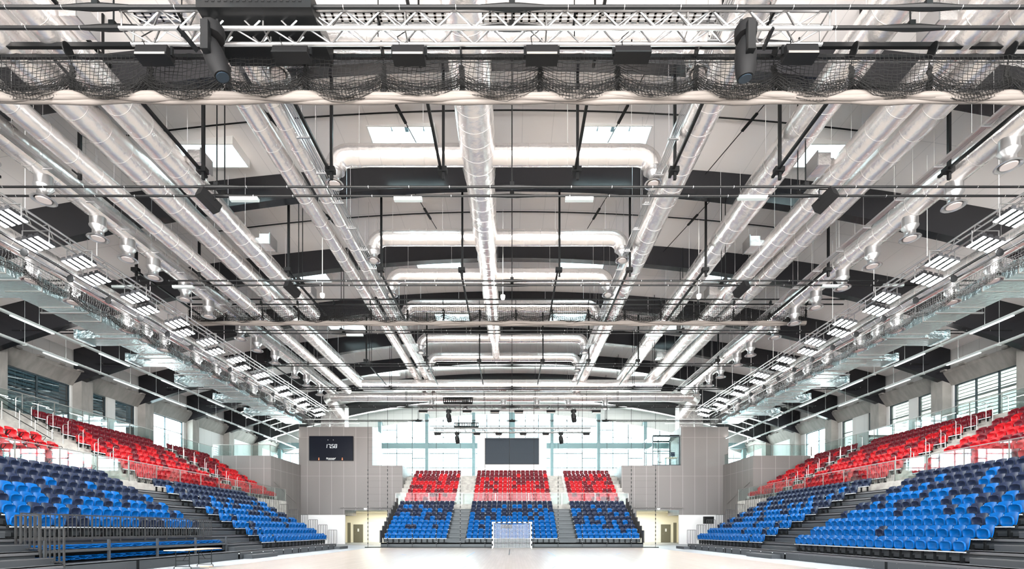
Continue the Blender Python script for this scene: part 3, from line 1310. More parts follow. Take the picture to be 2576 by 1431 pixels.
for lvl, (zz, cnt, nm) in enumerate(((.44, 19, 'lower'), (.80, 19, 'upper'))):
    for i in range(cnt):
        y = 14.7 + .478 * i
        lab = 'folded-flat blue seat, %s stored row under left fence, %s from near end' % (nm, od(i))
        if proto is None:
            proto = thing('folded_seat', lab, 'seat', (-14.3, y, zz), 'folded seats under the left fence', PI / 2)
            b = MB()
            for q in range(9):
                pass
            n1 = 8
            vs, fs = [], []
            for j, yy in enumerate((-.22, .22)):
                for i2 in range(n1 + 1):
                    u = -1 + 2 * i2 / n1
                    vs.append((u * .22, yy, .08 + .025 * math.cos(u * PI)))
                    vs.append((u * .22, yy, .055 + .025 * math.cos(u * PI)))
            w_ = 2 * (n1 + 1)
            for i2 in range(n1):
                a = 2 * i2
                fs += [(a, a + 2, a + 2 + w_, a + w_), (a + 1, a + 1 + w_, a + 3 + w_, a + 3), (a, a + 1, a + 3, a + 2), (a + w_, a + 2 + w_, a + 3 + w_, a + 1 + w_)]
            fs += [(0, w_, w_ + 1, 1), (w_ - 2, w_ - 1, 2 * w_ - 1, 2 * w_ - 2)]
            bo = bpy.data.objects.new('backrest', MB().add(vs, fs).mesh('backrest', M['bblue'], True))
            C.objects.link(bo)
            bo.parent = proto
            b2 = MB()
            b2.box(-.16, .16, -.2, .2, .02, .045)
            b2.box(-.13, .13, -.16, .2, .115, .15)
            po = bpy.data.objects.new('seat_pan', b2.mesh('seat_pan', M['bblue']))
            C.objects.link(po)
            po.parent = proto
        else:
            dup(proto, (-14.3, y, zz), PI / 2, lab, 'folded seats under the left fence')
b = MB()
b.box(-13.95, -14.6, 14.45, 23.7, .72, .80)
for y in np.arange(14.5, 23.8, 2.3):
    b.box(-13.98, -14.04, y - .04, y + .04, .38, 1.1)
b.build('stored_tier', M['deck'], bpy.data.objects['retractable_stand'])

t = thing('barred_fence', 'long dark grey barred fence in front of left near blue block', 'fence', (-14.62, 19, 1.1))
b = MB()
b.box(-14.60, -14.65, 14.4, 23.5, 1.90, 1.94)
b.box(-14.60, -14.65, 14.4, 23.5, 1.12, 1.19)
for i, y in enumerate(np.arange(14.4, 23.55, .152)):
    wv = .018 if i % 8 else .036
    b.box(-14.62 - wv / 2, -14.62 + wv / 2, y - wv / 2, y + wv / 2, 1.02 if i % 8 == 0 else 1.19, 1.92)
b.build('fence_bars', M['rail'], t)
for k in range(2):
    nx, z = 13.35 + .74 * k, .40 + .392 * k
    g = thing('guard_panel', 'dark barred guard at near end of left stand, %s step' % ('lower' if k == 0 else 'upper'), 'railing', (-(nx + .3), 14.4, z), 'near guards, left stand')
    b = MB()
    b.box(-nx, -(nx + .7), 14.38, 14.43, z + 1.05, z + 1.09)
    b.box(-nx, -(nx + .7), 14.38, 14.43, z + .05, z + .09)
    for q in range(6):
        x = nx + .14 * q
        w = .034 if q in (0, 5) else .02
        b.box(-(x - w / 2), -(x + w / 2), 14.38, 14.43, z - .1 if q == 0 else z + .05, z + 1.07)
    b.build('guard_bars', M['rail'], g)

# ------------------------------------------------------------------ end stand
t = thing('end_stand', 'dark telescopic end stand behind the goal', 'stand', (0, 40, 0))
for k in range(9):
    y = 39.6 + .69 * k
    z = .40 + .376 * k
    b = MB()
    b.box(-10.75, 10.75, y, y + .73, z - .03, z)
    b.box(-10.75, 10.75, y, y + .03, z - .1, z + .003, 1)
    b.box(-10.75, 10.75, y + .1, y + .13, z - .36, z - .03)
    b.build('tier', [M['dark'], M['deck']], t)
    if k:
        for sg in (-1, 1):
            b = MB()
            b.box(sg * 3.9, sg * 5.3, y - .33, y, z - .376, z - .376 + .19)
            b.build('aisle_step', M['dark'], t)
b = MB()
b.box(-10.75, 10.75, 39.6, 39.8, 0, .37)
b.build('base_plinth', M['dark'], t)
for sg in (-1, 1):
    for k in range(9):
        y = 39.6 + .69 * k
        z = .40 + .376 * k
        g = thing('guard_panel', 'dark end guard beside the end stand, %s side, %s step up' % (SN[sg], od(k)), 'railing', (sg * 10.8, y + .3, z), 'stepped guards, end stand %s side' % SN[sg])
        b = MB()
        b.box(sg * 10.8, sg * 10.84, y + .02, y + .64, z + 1.0, z + 1.03)
        for q in range(6):
            b.box(sg * 10.78, sg * 10.86, y + .02 + .12 * q, y + .05 + .12 * q, z, z + 1.0)
        b.build('guard_bars', M['rail'], g)
b = MB()
for j in range(8):
    y = 46.6 + .757 * j
    z = 3.91 + .463 * j
    b.box(-11.3, 11.3, y, y + .757 if j < 7 else 53.4, 0 if j == 0 else z - 1, z)
    if j:
        for sg in (-1, 1):
            b.box(sg * 3.9, sg * 5.4, y - .36, y, z - .463, z - .23)
b.box(-10.75, 10.75, 45.85, 46.6, 3.0, 3.42)
struct(b.build('floor_terrace_end', M['stepc']), 'pale concrete steps under the red end seats')

# ------------------------------------------------------------------ balustrades and handrails


def balustrade(name_lab, pts, h, gap=1.5, postw=.02, gm=None, bars=None, cat='railing', thin=False):
    """pts: polyline of base points"""
    t = thing('glass_balustrade', name_lab, cat, pts[0])
    br_ = MB()
    bb = MB()
    for a, c in zip(pts[:-1], pts[1:]):
        a, c = Vector(a), Vector(c)
        L = (c - a).length
        n = max(1, round(L / gap))
        d = (c - a) / n
        up = Vector((0, 0, h))
        br_.bar(a + up, c + up, .05, .02 if thin else .035)
        for i in range(n + 1):
            p = a + d * i
            if i < n or c == Vector(pts[-1]):
                MB().bar(p, p + up, .05, .02).build('post', M['steel'], t)
        for i in range(n):
            p = a + d * i
            q = a + d * (i + 1)
            m_ = (p + q) / 2
            isb = bars and bars[0] <= m_.y <= bars[1]
            if isb:
                k = int((q - p).length / .12)
                for r in range(1, k):
                    w = p + (q - p) * (r / k)
                    bb.bar(w + Vector((0, 0, .05)), w + up, .015, .015)
            else:
                e = (q - p).normalized() * .03
                MB().bar(p + e + Vector((0, 0, h / 2)), q - e + Vector((0, 0, h / 2)), .016, h - .08).build('glass_panel', gm or M['glass'], t)
    br_.build('handrail', M['steel'], t)
    if bb.v:
        bb.build('bars', M['steel'], t)
    return t


for s in (-1, 1):
    balustrade('clear glass guard with steel rail between blue and red seats, %s side' % SN[s], [(s * 20.42, 6, 4.03), (s * 20.42, 43.6, 4.03)], 1.1, 2.0, bars=(25.5, 28.6))
    balustrade('glass guard along the upper walkway behind the top red row, %s side' % SN[s], [(s * 27.15, 6, 7.89), (s * 27.15, 43.8, 7.89), (s * 27.15, 43.8, 8.17), (s * 21.9, 43.8, 8.17), (s * 21.9, 49.8, 8.17)][:2], 1.1, 1.9)
    balustrade('glass guard on top of the grey return wall, %s side' % SN[s], [(s * 27.1, 43.82, 8.17), (s * 21.92, 43.82, 8.17), (s * 21.92, 49.8, 8.17)], 1.0, 1.8)
    # aisle hoops
    hp = None
    for ai, (ya, yb, nm) in enumerate(((25.55, 26.75, 'near'), (36.2, 37.35, 'far'))):
        for side, y in (('front', ya), ('back', yb)):
            for j in range(1, 8):
                X = s * (ROWX + DX * j + .05)
                Z = ROWZ + DZ * j
                lab = 'steel hooked handrail post, %s aisle %s side, %s upper terrace, %s step up' % (nm, side, SN[s], od(j))
                if hp is None:
                    b = MB()
                    pts = [(0, 0, 0), (0, 0, .95)] + [(-s * .12 * (1 - math.cos(a)), 0, .95 + .12 * math.sin(a)) for a in (.5, 1.0, 1.57, 2.1)] + [(-s * .24, 0, 1.03)]
                    b.sweep(pts, .018, 6)
                    hp = b.build('handrail_post', M['steel'], smooth=True)
                    tag(hp, lab, 'handrail', 'aisle handrail posts')
                    hp.location = (X, y, Z)
                else:
                    o = hp.copy()
                    C.objects.link(o)
                    o.location = (X, y, Z)
                    o['label'] = lab

# stair railing by the upper left nearest block
t = thing('stair_railing', 'stainless stair railing with black rails at the far left upper aisle', 'railing', (-23.3, 24.6, 6))
b = MB()
for j, x in enumerate((23.35, 24.2, 25.0, 25.9, 26.6)):
    z = ROWZ + DZ * int((x - ROWX) / DX)
    b = MB()
    b.tube((-x, 24.55, z), (-x, 24.55, z + 1.05), .035)
    b.build('post', M['steel'], t, smooth=True)
b = MB()
for h in (1.05, .8, .45):
    b.tube((-23.3, 24.55, 5.55 + h), (-26.7, 24.55, 7.55 + h), .018)
b.build('rails', M['black'], t, smooth=True)
# end stand glass rail
balustrade('steel-topped glass guard across the end stand between blue and red', [(-11.2, 46.55, 3.91), (11.2, 46.55, 3.91)], 1.1, 3.2, gm=M['cglass'], thin=True)
# sloping handrails on the return walls
for s in (-1, 1):
    b = MB()
    a = Vector(PX(CX + s * (CX - 684), 1211, 43.9))
    b.tube((s * 21.65, 44.0, 5.8), (s * 21.65, 48.6, 4.1), .025)
    tag(b.build('wall_handrail', M['steel'], smooth=True), 'sloping steel handrail on grey return wall, %s side' % SN[s], 'handrail')
    for sg2 in (0,):
        b = MB()
        for j in range(8):
            y = 46.7 + .757 * j
            z = 3.91 + .463 * j
            b.bar((s * 5.35, y, z), (s * 5.35, y, z + 1.0), .03, .03)
        b.tube((s * 5.35, 46.7, 4.91), (s * 5.35, 46.7 + .757 * 7, 4.91 + .463 * 7), .02)
        tag(b.build('aisle_handrail', M['steel']), 'steel handrail climbing the %s aisle of the red end seats' % SN[s], 'handrail')

# ------------------------------------------------------------------ goal
t = thing('handball_goal', 'black and white handball goal with white net', 'goal', (0, 38, 0))
b = MB()
gy = 37.9
for sx in (-1, 1):
    for k in range(11):
        z0, z1 = k * .189, (k + 1) * .189
        b.box(sx * 1.5, sx * 1.58, gy, gy + .08, z0, z1, k % 2)
for k in range(15):
    x0 = -1.5 + k * .2
    b.box(x0, x0 + .2, gy, gy + .08, 2.0, 2.08, (k + 0) % 2)
b.build('goal_frame', [M['white'], M['black']], t)
b = MB()
for sx in (-1, 1):
    b.sweep([(sx * 1.5, gy + .08, 2.0), (sx * 1.5, gy + .8, 1.98), (sx * 1.5, gy + 1.05, 0.03), (sx * 1.5, gy + .08, .03)], .02, 6)
b.tube((-1.5, gy + 1.05, .03), (1.5, gy + 1.05, .03), .02)
b.build('rear_stanchion', M['white'], t)
b = MB()


def gp(u, v):
    # back net: u across -1..1, v 0 bottom..1 top
    y = gy + 1.0 - .2 * v - .28 * (1 - u * u) * math.sin(v * PI)
    z = .03 + 1.94 * v - .1 * (1 - u * u) * v
    return (1.46 * u, y, z)


for i in range(27):
    u = -1 + 2 * i / 26
    b.sweep([gp(u, v / 8) for v in range(9)], .011, 3, caps=False)
for j in range(19):
    v = j / 18
    b.sweep([gp(-1 + 2 * i / 10, v) for i in range(11)], .011, 3, caps=False)
for sx in (-1, 1):
    for j in range(12):
        z = .1 + j * .17
        b.tube((sx * 1.5, gy + .1, z), (sx * 1.46, gy + 1.0 - .1 * j / 11, z), .009, 3)
    for j in range(6):
        b.tube((sx * 1.49, gy + .15 + j * .14, .05), (sx * 1.49, gy + .12 + j * .12, 1.98), .009, 3)
for j in range(6):
    b.tube((-1.48, gy + .12 + j * .12, 2.0), (1.48, gy + .12 + j * .12, 2.0), .009, 3)
b.build('goal_net', M['netw'], t)

# ------------------------------------------------------------------ folding table & bits
t = thing('folding_table', 'folding table with wooden top on thin black legs by left stand', 'table', (-12.0, 18.3, 0))
b = MB()
b.box(-12.4, -11.65, 17.2, 19.4, .68, .71)
b.build('tabletop', M['wood'], t)
for y in (17.65, 18.95):
    b = MB()
    for x in (-12.28, -11.78):
        b.tube((x, y, .08), (x, y, .68), .016)
    b.sweep([(-12.34, y, 0), (-12.34, y, .06), (-12.3, y, .09), (-11.76, y, .09), (-11.72, y, .06), (-11.72, y, 0)], .014, 6)
    d = .35 if y < 18 else -.35
    b.sweep([(-12.02, y, .3), (-12.02, y + d * .5, .45), (-12.02, y + d, .67)], .01, 5)
    b.tube((-12.28, y, .3), (-11.78, y, .3), .01)
    b.build('leg', M['black'], t, smooth=True)
b = MB()
b.box(-11.95, -11.6, 18.5, 18.75, 0, .03)
tag(b.build('wooden_offcut', M['wood']), 'small flat wooden board lying on floor under the folding table', 'board')
# wall box right
b = MB()
X, Y_, Z = PX(1800, 1303, 45)
b.box(X - .45, X + .45, 46.4, 46.8, 2.05, 2.75)
tag(b.build('wall_speaker', M['blackm']), 'black box above the stepped guards near right corridor', 'speaker')
b = MB()
b.tube((X, 46.6, 0), (X, 46.6, 2.05), .04)
tag(b.build('speaker_pole', M['steel']), 'thin pole under the black box near right corridor', 'pole')

# court lines
b = MB()
b.box(-.2, -.14, 27.7, 36.6, .001, .004)
tag(b.build('floor_line', M['linek']), 'short black centre strip on the court before the goal', 'floor line')
for (p, q, nm) in (((1174, 1400.5), (1194, 1388.5), 'left of the goal strip, upper'), ((1378, 1388), (1398, 1399), 'right of the goal strip, upper'),
                   ((1163, 1429), (1172, 1424.5), 'left, lowest'), ((1397, 1424.5), (1390, 1429), 'right, lowest'),
                   ((1010, 1394), (1022, 1396), 'far left'), ((1550, 1394), (1562, 1391), 'far right')):
    a = PX(p[0], HZ, 1)
    ya, yb = HC * F / (p[1] - HZ), HC * F / (q[1] - HZ)
    xa, xb = (p[0] - CX) / F * ya, (q[0] - CX) / F * yb
    b = MB()
    b.bar((xa, ya, .003), (xb, yb, .003), .05, .002)
    tag(b.build('floor_line', M['lineb']), 'short pale blue court mark, %s' % nm, 'floor line')
# ------------------------------------------------------------------ round ducts


def duct(b, pts, r, n=20, band=1.25, mi_band=1):
    b.sweep(pts, r, n, 0)
    # straps along every straight run
    P_ = [Vector(p) for p in pts]
    for i, (a, c) in enumerate(zip(P_[:-1], P_[1:])):
        L = (c - a).length
        if L < band:
            continue
        k = int(L / band)
        ra = r[i] if isinstance(r, list) else r
        rb = r[i + 1] if isinstance(r, list) else r
        for j in range(k):
            q = (j + .5) / k
            p = a + (c - a) * q
            d = (c - a).normalized() * .006
            rr = ra + (rb - ra) * q + .004
            b.sweep([p - d, p + d], rr, n, mi_band)


def elbow(p0, d0, d1, R, k=5):
    """arc of points turning from direction d0 to d1 starting at p0"""
    p0, d0, d1 = Vector(p0), Vector(d0), Vector(d1)
    out = []
    for i in range(k + 1):
        a = PI / 2 * i / k
        out.append(p0 + d0 * (R * math.sin(a)) + d1 * (R * (1 - math.cos(a))))
    return out


def outlet(parent, x, y, z, s=1.0):
    """swirl outlet hanging with its mouth at height z"""
    b = MB()
    b.lathe([(.27 * s, .95 * s), (.27 * s, .5 * s), (.29 * s, .48 * s), (.29 * s, .44 * s), (.19 * s, .32 * s), (.19 * s, .18 * s), (.24 * s, .08 * s), (.35 * s, .03 * s), (.37 * s, 0), (.33 * s, -.02 * s), (.26 * s, .03 * s)], (x, y, z), 20, 0)
    b.lathe([(.0, -.01 * s), (.21 * s, -.01 * s), (.225 * s, .03 * s), (0, .05 * s)], (x, y, z), 16, 1)
    return b.build('air_outlet', [M['galv'], M['disc']], parent, smooth=True)


def wires(parent, pts, r=.006):
    b = MB()
    for (x, y, z) in pts:
        b.tube((x, y, z), (x, y, zceil(x) + .01), r, 4)
    return b.build('hanger_wire', M['white'], parent)


DM = [M['foil'], M['band']]
# centre duct
xc, zc_ = -1.22, zh(13.5)
t = thing('round_duct', 'large foil-wrapped round duct running down the middle of the roof', 'duct', (xc, 20, zc_))
b = MB()
duct(b, [(xc, 3, zc_), (xc, 17.9, zc_), (xc, 18.7, zc_), (xc, 22.6, zc_), (xc, 23.3, zc_), (xc, 33.6, zc_), (xc, 34.4, zc_), (xc, 38.0, zc_)], [.62, .62, .55, .55, .47, .44, .30, .27], 28, .62)
b.build('duct_body', DM, t, smooth=True)
wires(t, [(xc + q, y, zc_) for y in np.arange(6, 37, 2.6) for q in (-.5, .5)])
# cross ducts with outlets
for i, y in enumerate((13.2, 17.4, 22.3, 25.6, 29.1, 33.9, 37.65)):
    t = thing('cross_duct', 'foil cross duct with two down-turned outlets, %s from the near end' % od(i), 'duct', (0, y, zc_), 'cross ducts under the roof')
    r = .35 if i < 4 else .33
    xl, xr = -6.38, 5.08
    R = .55
    for sg, xe in ((-1, xl), (1, xr)):
        b = MB()
        pts = [(xc, y, zc_)] + elbow((xe - sg * R, y, zc_), (sg, 0, 0), (0, 0, -1), R)
        duct(b, pts, r, 20, .7)
        b.build('duct_arm', DM, t, smooth=True)
        outlet(t, xe, y, zh(12.45), .86)
    wires(t, [(x, y, zc_) for x in (-5.5, -3.2, 2.0, 4.3)])

# long ducts ; (X, Z', r, y0, y1, label)
LD = [(-13.2, 12.8, .50, 3, 42.5, 'outer duct of the left big pair'), (-11.85, 12.9, .46, 3, 28.9, 'inner duct of the left big pair'),
      (-8.05, 13.0, .33, 3, 44.5, 'outer duct of the slim pair left of centre'), (-7.2, 13.0, .31, 3, 44.5, 'inner duct of the slim pair left of centre'),
      (5.95, 13.0, .50, 3, 44.5, 'single duct just right of centre'), (9.4, 13.0, .53, 3, 41.5, 'single duct halfway to the right side'),
      (11.65, 12.8, .44, 3, 41.5, 'inner duct of the right big pair'), (12.75, 12.8, .46, 3, 42.5, 'outer duct of the right big pair')]
for (x, zp, r, y0, y1, lab) in LD:
    t = thing('round_duct', 'long foil-wrapped round duct, ' + lab, 'duct', (x, 20, zh(zp)))
    b = MB()
    z = zh(zp)
    rr = [r, r, r * .93, r * .93, r * .85]
    duct(b, [(x, y0, z), (x, 19.2, z), (x, 19.8, z), (x, y1 - 1.0, z), (x, y1, z)], rr, 22, .85)
    b.build('duct_body', DM, t, smooth=True)
    wires(t, [(x + q * r * .8, y, z) for y in np.arange(6, y1 - 1, 3.7) for q in (-1, 1)])
    if abs(abs(x) - 11.75) < .3:
        sx = 1 if x > 0 else -1
        for y in (12.4, 17.2, 22.0, 26.5, 31.0, 36):
            if y > y1 - 1:
                continue
            bb = MB()
            cx_ = x - sx * .72
            bb.box(cx_ - .22, cx_ + .22, y - .3, y + .3, z - .02, z + .42)
            bb.box(min(cx_, x), max(cx_, x), y - .2, y + .2, z + .05, z + .3)
            bb.box(cx_ - sx * .26 - .02, cx_ - sx * .26 + .02, y - .34, y + .34, z - .06, z + .46, 1)
            bb.build('branch_box', [M['foil'], M['galv']], t)
# side ducts with outlets
for (x, zp, r, ys_, lab) in ((-15.5, 12.05, .42, (14.2, 16.0, 18.1, 19.5, 20.9, 22.9, 24.7, 27.6, 29.4, 31.6, 34.5, 36.5, 39), 'left'),
                             (14.9, 12.05, .42, (14.5, 16.3, 18.1, 20.0, 21.8, 23.7, 25.5, 27.4, 30.2, 32.0, 34.5, 36.5, 39), 'right')):
    t = thing('outlet_duct', 'foil duct with a row of hanging bell outlets, %s roof' % lab, 'duct', (x, 20, zh(zp)))
    b = MB()
    duct(b, [(x, 3, zh(zp)), (x, 41.5, zh(zp))], r, 22, .8)
    b.build('duct_body', DM, t, smooth=True)
    for y in ys_:
        outlet(t, x, y, zh(10.92), .95)
    wires(t, [(x + q * .35, y, zh(zp)) for y in np.arange(6, 41, 3.1) for q in (-1, 1)])
t = thing('round_duct', 'slim foil duct beside the left outlet duct', 'duct', (-14.1, 20, zh(12)))
b = MB()
duct(b, [(-14.1, 3, zh(12.0)), (-14.1, 41.5, zh(12.0))], .33, 18, .9)
b.build('duct_body', DM, t, smooth=True)
for s in (-1, 1):
    x = s * 17.9
    t = thing('outlet_duct', 'lower foil duct with bell outlets beside the flat silver duct, %s side' % SN[s], 'duct', (x, 20, zh(10.3)))
    b = MB()
    duct(b, [(x, 3, zh(10.35)), (x, 41.5, zh(10.35))], .38, 20, .8)
    b.build('duct_body', DM, t, smooth=True)
    for y in (14.4, 16.2, 18.0, 19.7, 22.5, 23.7, 24.9, 27.5, 29.3, 31, 33.5, 36, 38.5):
        outlet(t, x, y, zh(9.28), .9)
    # flat rectangular duct with outward stubs
    t = thing('rectangular_duct', 'flat foil-faced rectangular duct along the %s side' % SN[s], 'duct', (s * 19.6, 20, zh(9.6)))
    b = MB()
    b.box(s * 18.9, s * 20.35, 3, 43.5, zh(9.6), zh(10.15))
    for y in np.arange(4, 43, 1.4):
        b.box(s * 18.88, s * 20.37, y, y + .04, zh(9.59), zh(10.16), 1)
    b.build('duct_body', [M['foilb'], M['band']], t)
    b = MB()
    for y in np.arange(12.8, 43, 2.8):
        b.box(s * 18.6, s * 20.7, y, y + .06, zh(9.52), zh(9.58))
        b.tube((s * 18.65, y + .03, zh(9.55)), (s * 18.65, y + .03, 14.2), .008, 4)
        b.tube((s * 20.65, y + .03, zh(9.55)), (s * 20.65, y + .03, 13.9), .008, 4)
    b.build('support_channel', M['galv'], t)
    for y in (19.0, 24.2, 27.4, 31.4, 35.4, 39.5):
        b = MB()
        b.box(s * 20.35, s * 21.75, y, y + 1.0, zh(9.62), zh(10.0))
        b.box(s * 21.7, s * 21.9, y - .05, y + 1.05, zh(9.6), zh(10.05), 1)
        b.build('branch_stub', [M['foilb'], M['foilb']], t)
# big transfer ducts at the far end going into the towers
t = thing('transfer_duct', 'foil cross duct at the far end above the truss, upper', 'duct', (0, 41, zh(12.5)))
b = MB()
zq = zh(12.3)
pts = [(-12.6, 40.9, zq), (12.6, 40.9, zq)]
duct(b, pts, .45, 20, 1.2)
b.build('duct_body', DM, t, smooth=True)
t = thing('transfer_duct', 'foil cross duct at the far end above the truss, lower', 'duct', (0, 44.6, zh(12.0)))
b = MB()
pts = [(-16.6, 44.6, zh(12.35)), (-15.0, 44.6, zh(12.35)), (15.0, 44.6, zh(12.35)), (16.6, 44.6, zh(12.35))]
duct(b, pts, .45, 20, 1.2)
b.build('duct_body', DM, t, smooth=True)
for x in (-7.4, -4.3, -.8, 2.3, 5.2, 8.6):
    outlet(t, x, 44.6, zh(11.2), 1.0)
for s in (-1, 1):
    t = thing('riser_duct', 'pair of foil-clad risers dropping into the %s tower' % SN[s], 'duct', (s * 18.4, 51.3, 12.1))
    b = MB()
    b.sweep([(s * 16.4, 44.6, zh(12.35))] + [(s * 17.2, 45.4, zh(12.35)), (s * 18.0, 50.2, zh(12.3)), (s * 18.1, 51.0, zh(12.1)), (s * 18.1, 51.4, zh(11.6)), (s * 18.1, 51.4, 12.1)], .5, 18)
    b.box(s * 17.5, s * 19.0, 50.6, 51.8, 12.1, 14.6)
    b.box(s * 19.15, s * 20.0, 50.6, 51.8, 12.1, 14.6)
    b.build('duct_body', M['foil'], t, smooth=True)
    # slim grey sprinkler tubes near side roof
    for (y, q) in ((44.5, 0), (50, 1)):
        b = MB()
        b.sweep([(s * 16, y, 12.9), (s * 23, y, 12.9), (s * 25.2, y, 12.2)], .05, 6)
        b.sweep([(s * 16, y + .6, 12.6), (s * 22.6, y + .6, 12.6), (s * 24.8, y + .6, 11.9)], .05, 6)
        tag(b.build('bent_pipe', M['white']), 'pair of pale bent pipes near %s wall, %s' % (SN[s], 'nearer' if q == 0 else 'farther'), 'pipe')

# ------------------------------------------------------------------ cable trays & light trays
for (x, zp, w, y0, y1, mt, lab) in ((-6.65, 12.55, .32, 3, 44, 'galv', 'left of centre beside the slim ducts'), (5.15, 12.5, .22, 3, 44, 'galv', 'right of centre'),
                                    (13.6, 11.6, .2, 3, 41, 'galv', 'beside the right outlet duct'), (-14.8, 11.55, .2, 3, 41, 'galv', 'beside the left outlet duct')):
    b = MB()
    z = zh(zp)
    b.box(x - w / 2, x - w / 2 + .02, y0, y1, z, z + .07)
    b.box(x + w / 2 - .02, x + w / 2, y0, y1, z, z + .07)
    for k in range(3):
        xx_ = x - w / 2 + w * (k + 1) / 4
        b.box(xx_ - .02, xx_ + .02, y0, y1, z + .01, z + .02)
    for y in np.arange(y0, y1, 1.55):
        b.box(x - w / 2 - .06, x + w / 2 + .06, y, y + .05, z - .04, z)
        b.tube((x - w / 2 - .05, y, z), (x - w / 2 - .05, y, zceil(x)), .006, 4)
    tag(b.build('cable_tray', M[mt]), 'long grey cable tray %s' % lab, 'cable tray', 'cable trays')
for s in (-1, 1):
    for (x, zp, w, lab) in ((22.1, 9.5, .17, 'inner'), (25.1, 9.55, .17, 'outer')):
        t = thing('light_trunking', '%s pale lighting trunking above the %s upper seats' % (lab, SN[s]), 'light track', (s * x, 25, zh(zp)))
        b = MB()
        b.box(s * (x - w / 2), s * (x + w / 2), 6, 56, zh(zp), zh(zp) + .09)
        for y in np.arange(6.5, 56, 2.3):
            b.tube((s * x, y, zh(zp)), (s * x, y, zbeam(x) + .9), .007, 4)
            b.box(s * (x - w / 2 - .03), s * (x + w / 2 + .03), y, y + .05, zh(zp) - .02, zh(zp) + .02)
        b.build('trunking_body', M['trunk'], t)
        b = MB()
        b.box(s * (x - .06), s * (x + .06), 7, 55, zh(zp) + .092, zh(zp) + .1)  # unseen glowing strip added on top of the trunking to brighten the ceiling
        b.build('added_ceiling_fill', M['upfill'], t, label='added upward glow strip brightening the ceiling')
        for i, y in enumerate(np.arange(7.5, 54, 4.6)):
            b = MB()
            b.box(s * (x - .05), s * (x + .05), y, y + 2.0, zh(zp) - .05, zh(zp))
            b.build('lamp_strip', M['tubes'], t)

# ------------------------------------------------------------------ floodlights


def flood(lab, loc, grp, tilt):
    t = thing('floodlight', lab, 'floodlight', loc, grp)
    b = MB()
    b.box(-.42, .42, -.29, .29, .03, .09)
    for k in range(4):
        x = -.33 + .22 * k
        b.box(x - .075, x + .075, -.33, .33, -.005, .03)
        for q in range(6):
            b.box(x - .07, x + .07, -.28 + q * .1, -.27 + q * .1, .09, .16)
    o1 = bpy.data.objects.new('lamp_housing', b.mesh('lamp_housing', M['dark']))
    b = MB()
    for k in range(4):
        x = -.33 + .22 * k
        b.box(x - .055, x + .055, -.31, .31, -.012, -.006)
    o2 = bpy.data.objects.new('led_bars', b.mesh('led_bars', M['led']))
    b = MB()
    b.sweep([(-.47, 0, .05), (-.47, 0, .47), (.47, 0, .47), (.47, 0, .05)], .02, 5)
    o3 = bpy.data.objects.new('bracket', b.mesh('bracket', M['galv']))
    for o in (o1, o2, o3):
        C.objects.link(o)
        o.parent = t
    for o in (o1, o2):
        o.rotation_euler = (0, tilt, 0)
    return t


for s in (-1, 1):
    fy = [14.3, 15.5, 16.9, 18.1, 19.3, 20.8, 22.0, 23.4, 24.5, 25.7, 27.1, 28.4, 29.8, 31.2, 32.6, 34.0, 35.5, 37.0, 38.6, 40.2, 41.8]
    fp = None
    for i, y in enumerate(fy):
        x = s * ((16.1 if i % 2 else 16.55) if s > 0 else (16.2 if i % 2 else 16.65))
        lab = 'lit four-bar LED floodlight, %s row, %s from the near end' % (SN[s], od(i))
        if fp is None:
            fp = flood(lab, (x, y, zh(10)), 'LED floodlights, %s row' % SN[s], s * .25)
        else:
            dup(fp, (x, y, zh(10)), 0, lab)
    t = thing('lighting_rail', 'grey lattice rail carrying the %s floodlights' % SN[s], 'rail', (s * 16.3, 25, zh(10.5)))
    b = MB()
    for (dx, dz) in ((0, 0), (.35, 0), (.17, .3)):
        b.tube((s * (16.15 + dx), 3, zh(10.45 + dz)), (s * (16.15 + dx), 42.5, zh(10.45 + dz)), .035, 6)
    y = 3.0
    while y < 42:
        b.tube((s * 16.15, y, zh(10.45)), (s * 16.32, y + .4, zh(10.75)), .015, 4)
        b.tube((s * 16.5, y + .8, zh(10.45)), (s * 16.32, y + .4, zh(10.75)), .015, 4)
        y += .8
    b.build('lattice', M['galv'], t)
    wires(t, [(s * 16.32, y, zh(10.75)) for y in np.arange(5, 42, 2.8)], .012)

# ------------------------------------------------------------------ black transverse pipes and hangers


def rig_pipe(y, zp, x0, x1, r, lab, joints=(0,)):
    t = thing('rig_pipe', lab, 'pipe', (0, y, zh(zp)), 'black rigging pipes across the hall')
    b = MB()
    b.tube((x0, y, zh(zp)), (x1, y, zh(zp)), r, 8)
    b.build('pipe', M['black'], t, smooth=True)
    for x in joints:
        b = MB()
        b.sweep([(x - .75, y, zh(zp)), (x - .15, y, zh(zp)), (x + .15, y, zh(zp)), (x + .75, y, zh(zp))], [r * 1.05, r * 1.8, r * 1.8, r * 1.05], 8)
        b.box(x - .07, x + .07, y - .08, y + .08, zh(zp), zh(zp) + .12)
        b.build('clamp_joint', M['black'], t, smooth=True)
        b = MB()
        b.tube((x, y, zh(zp)), (x, y, zceil(x)), .02, 5)
        b.build('drop_rod', M['black'], t)
    b = MB()
    for x in np.arange(x0 + .5, x1, 1.3):
        b.sweep([(x - .006, y, zh(zp)), (x + .006, y, zh(zp))], r * 1.12, 8)
    b.build('cable_tie', M['galv'], t)


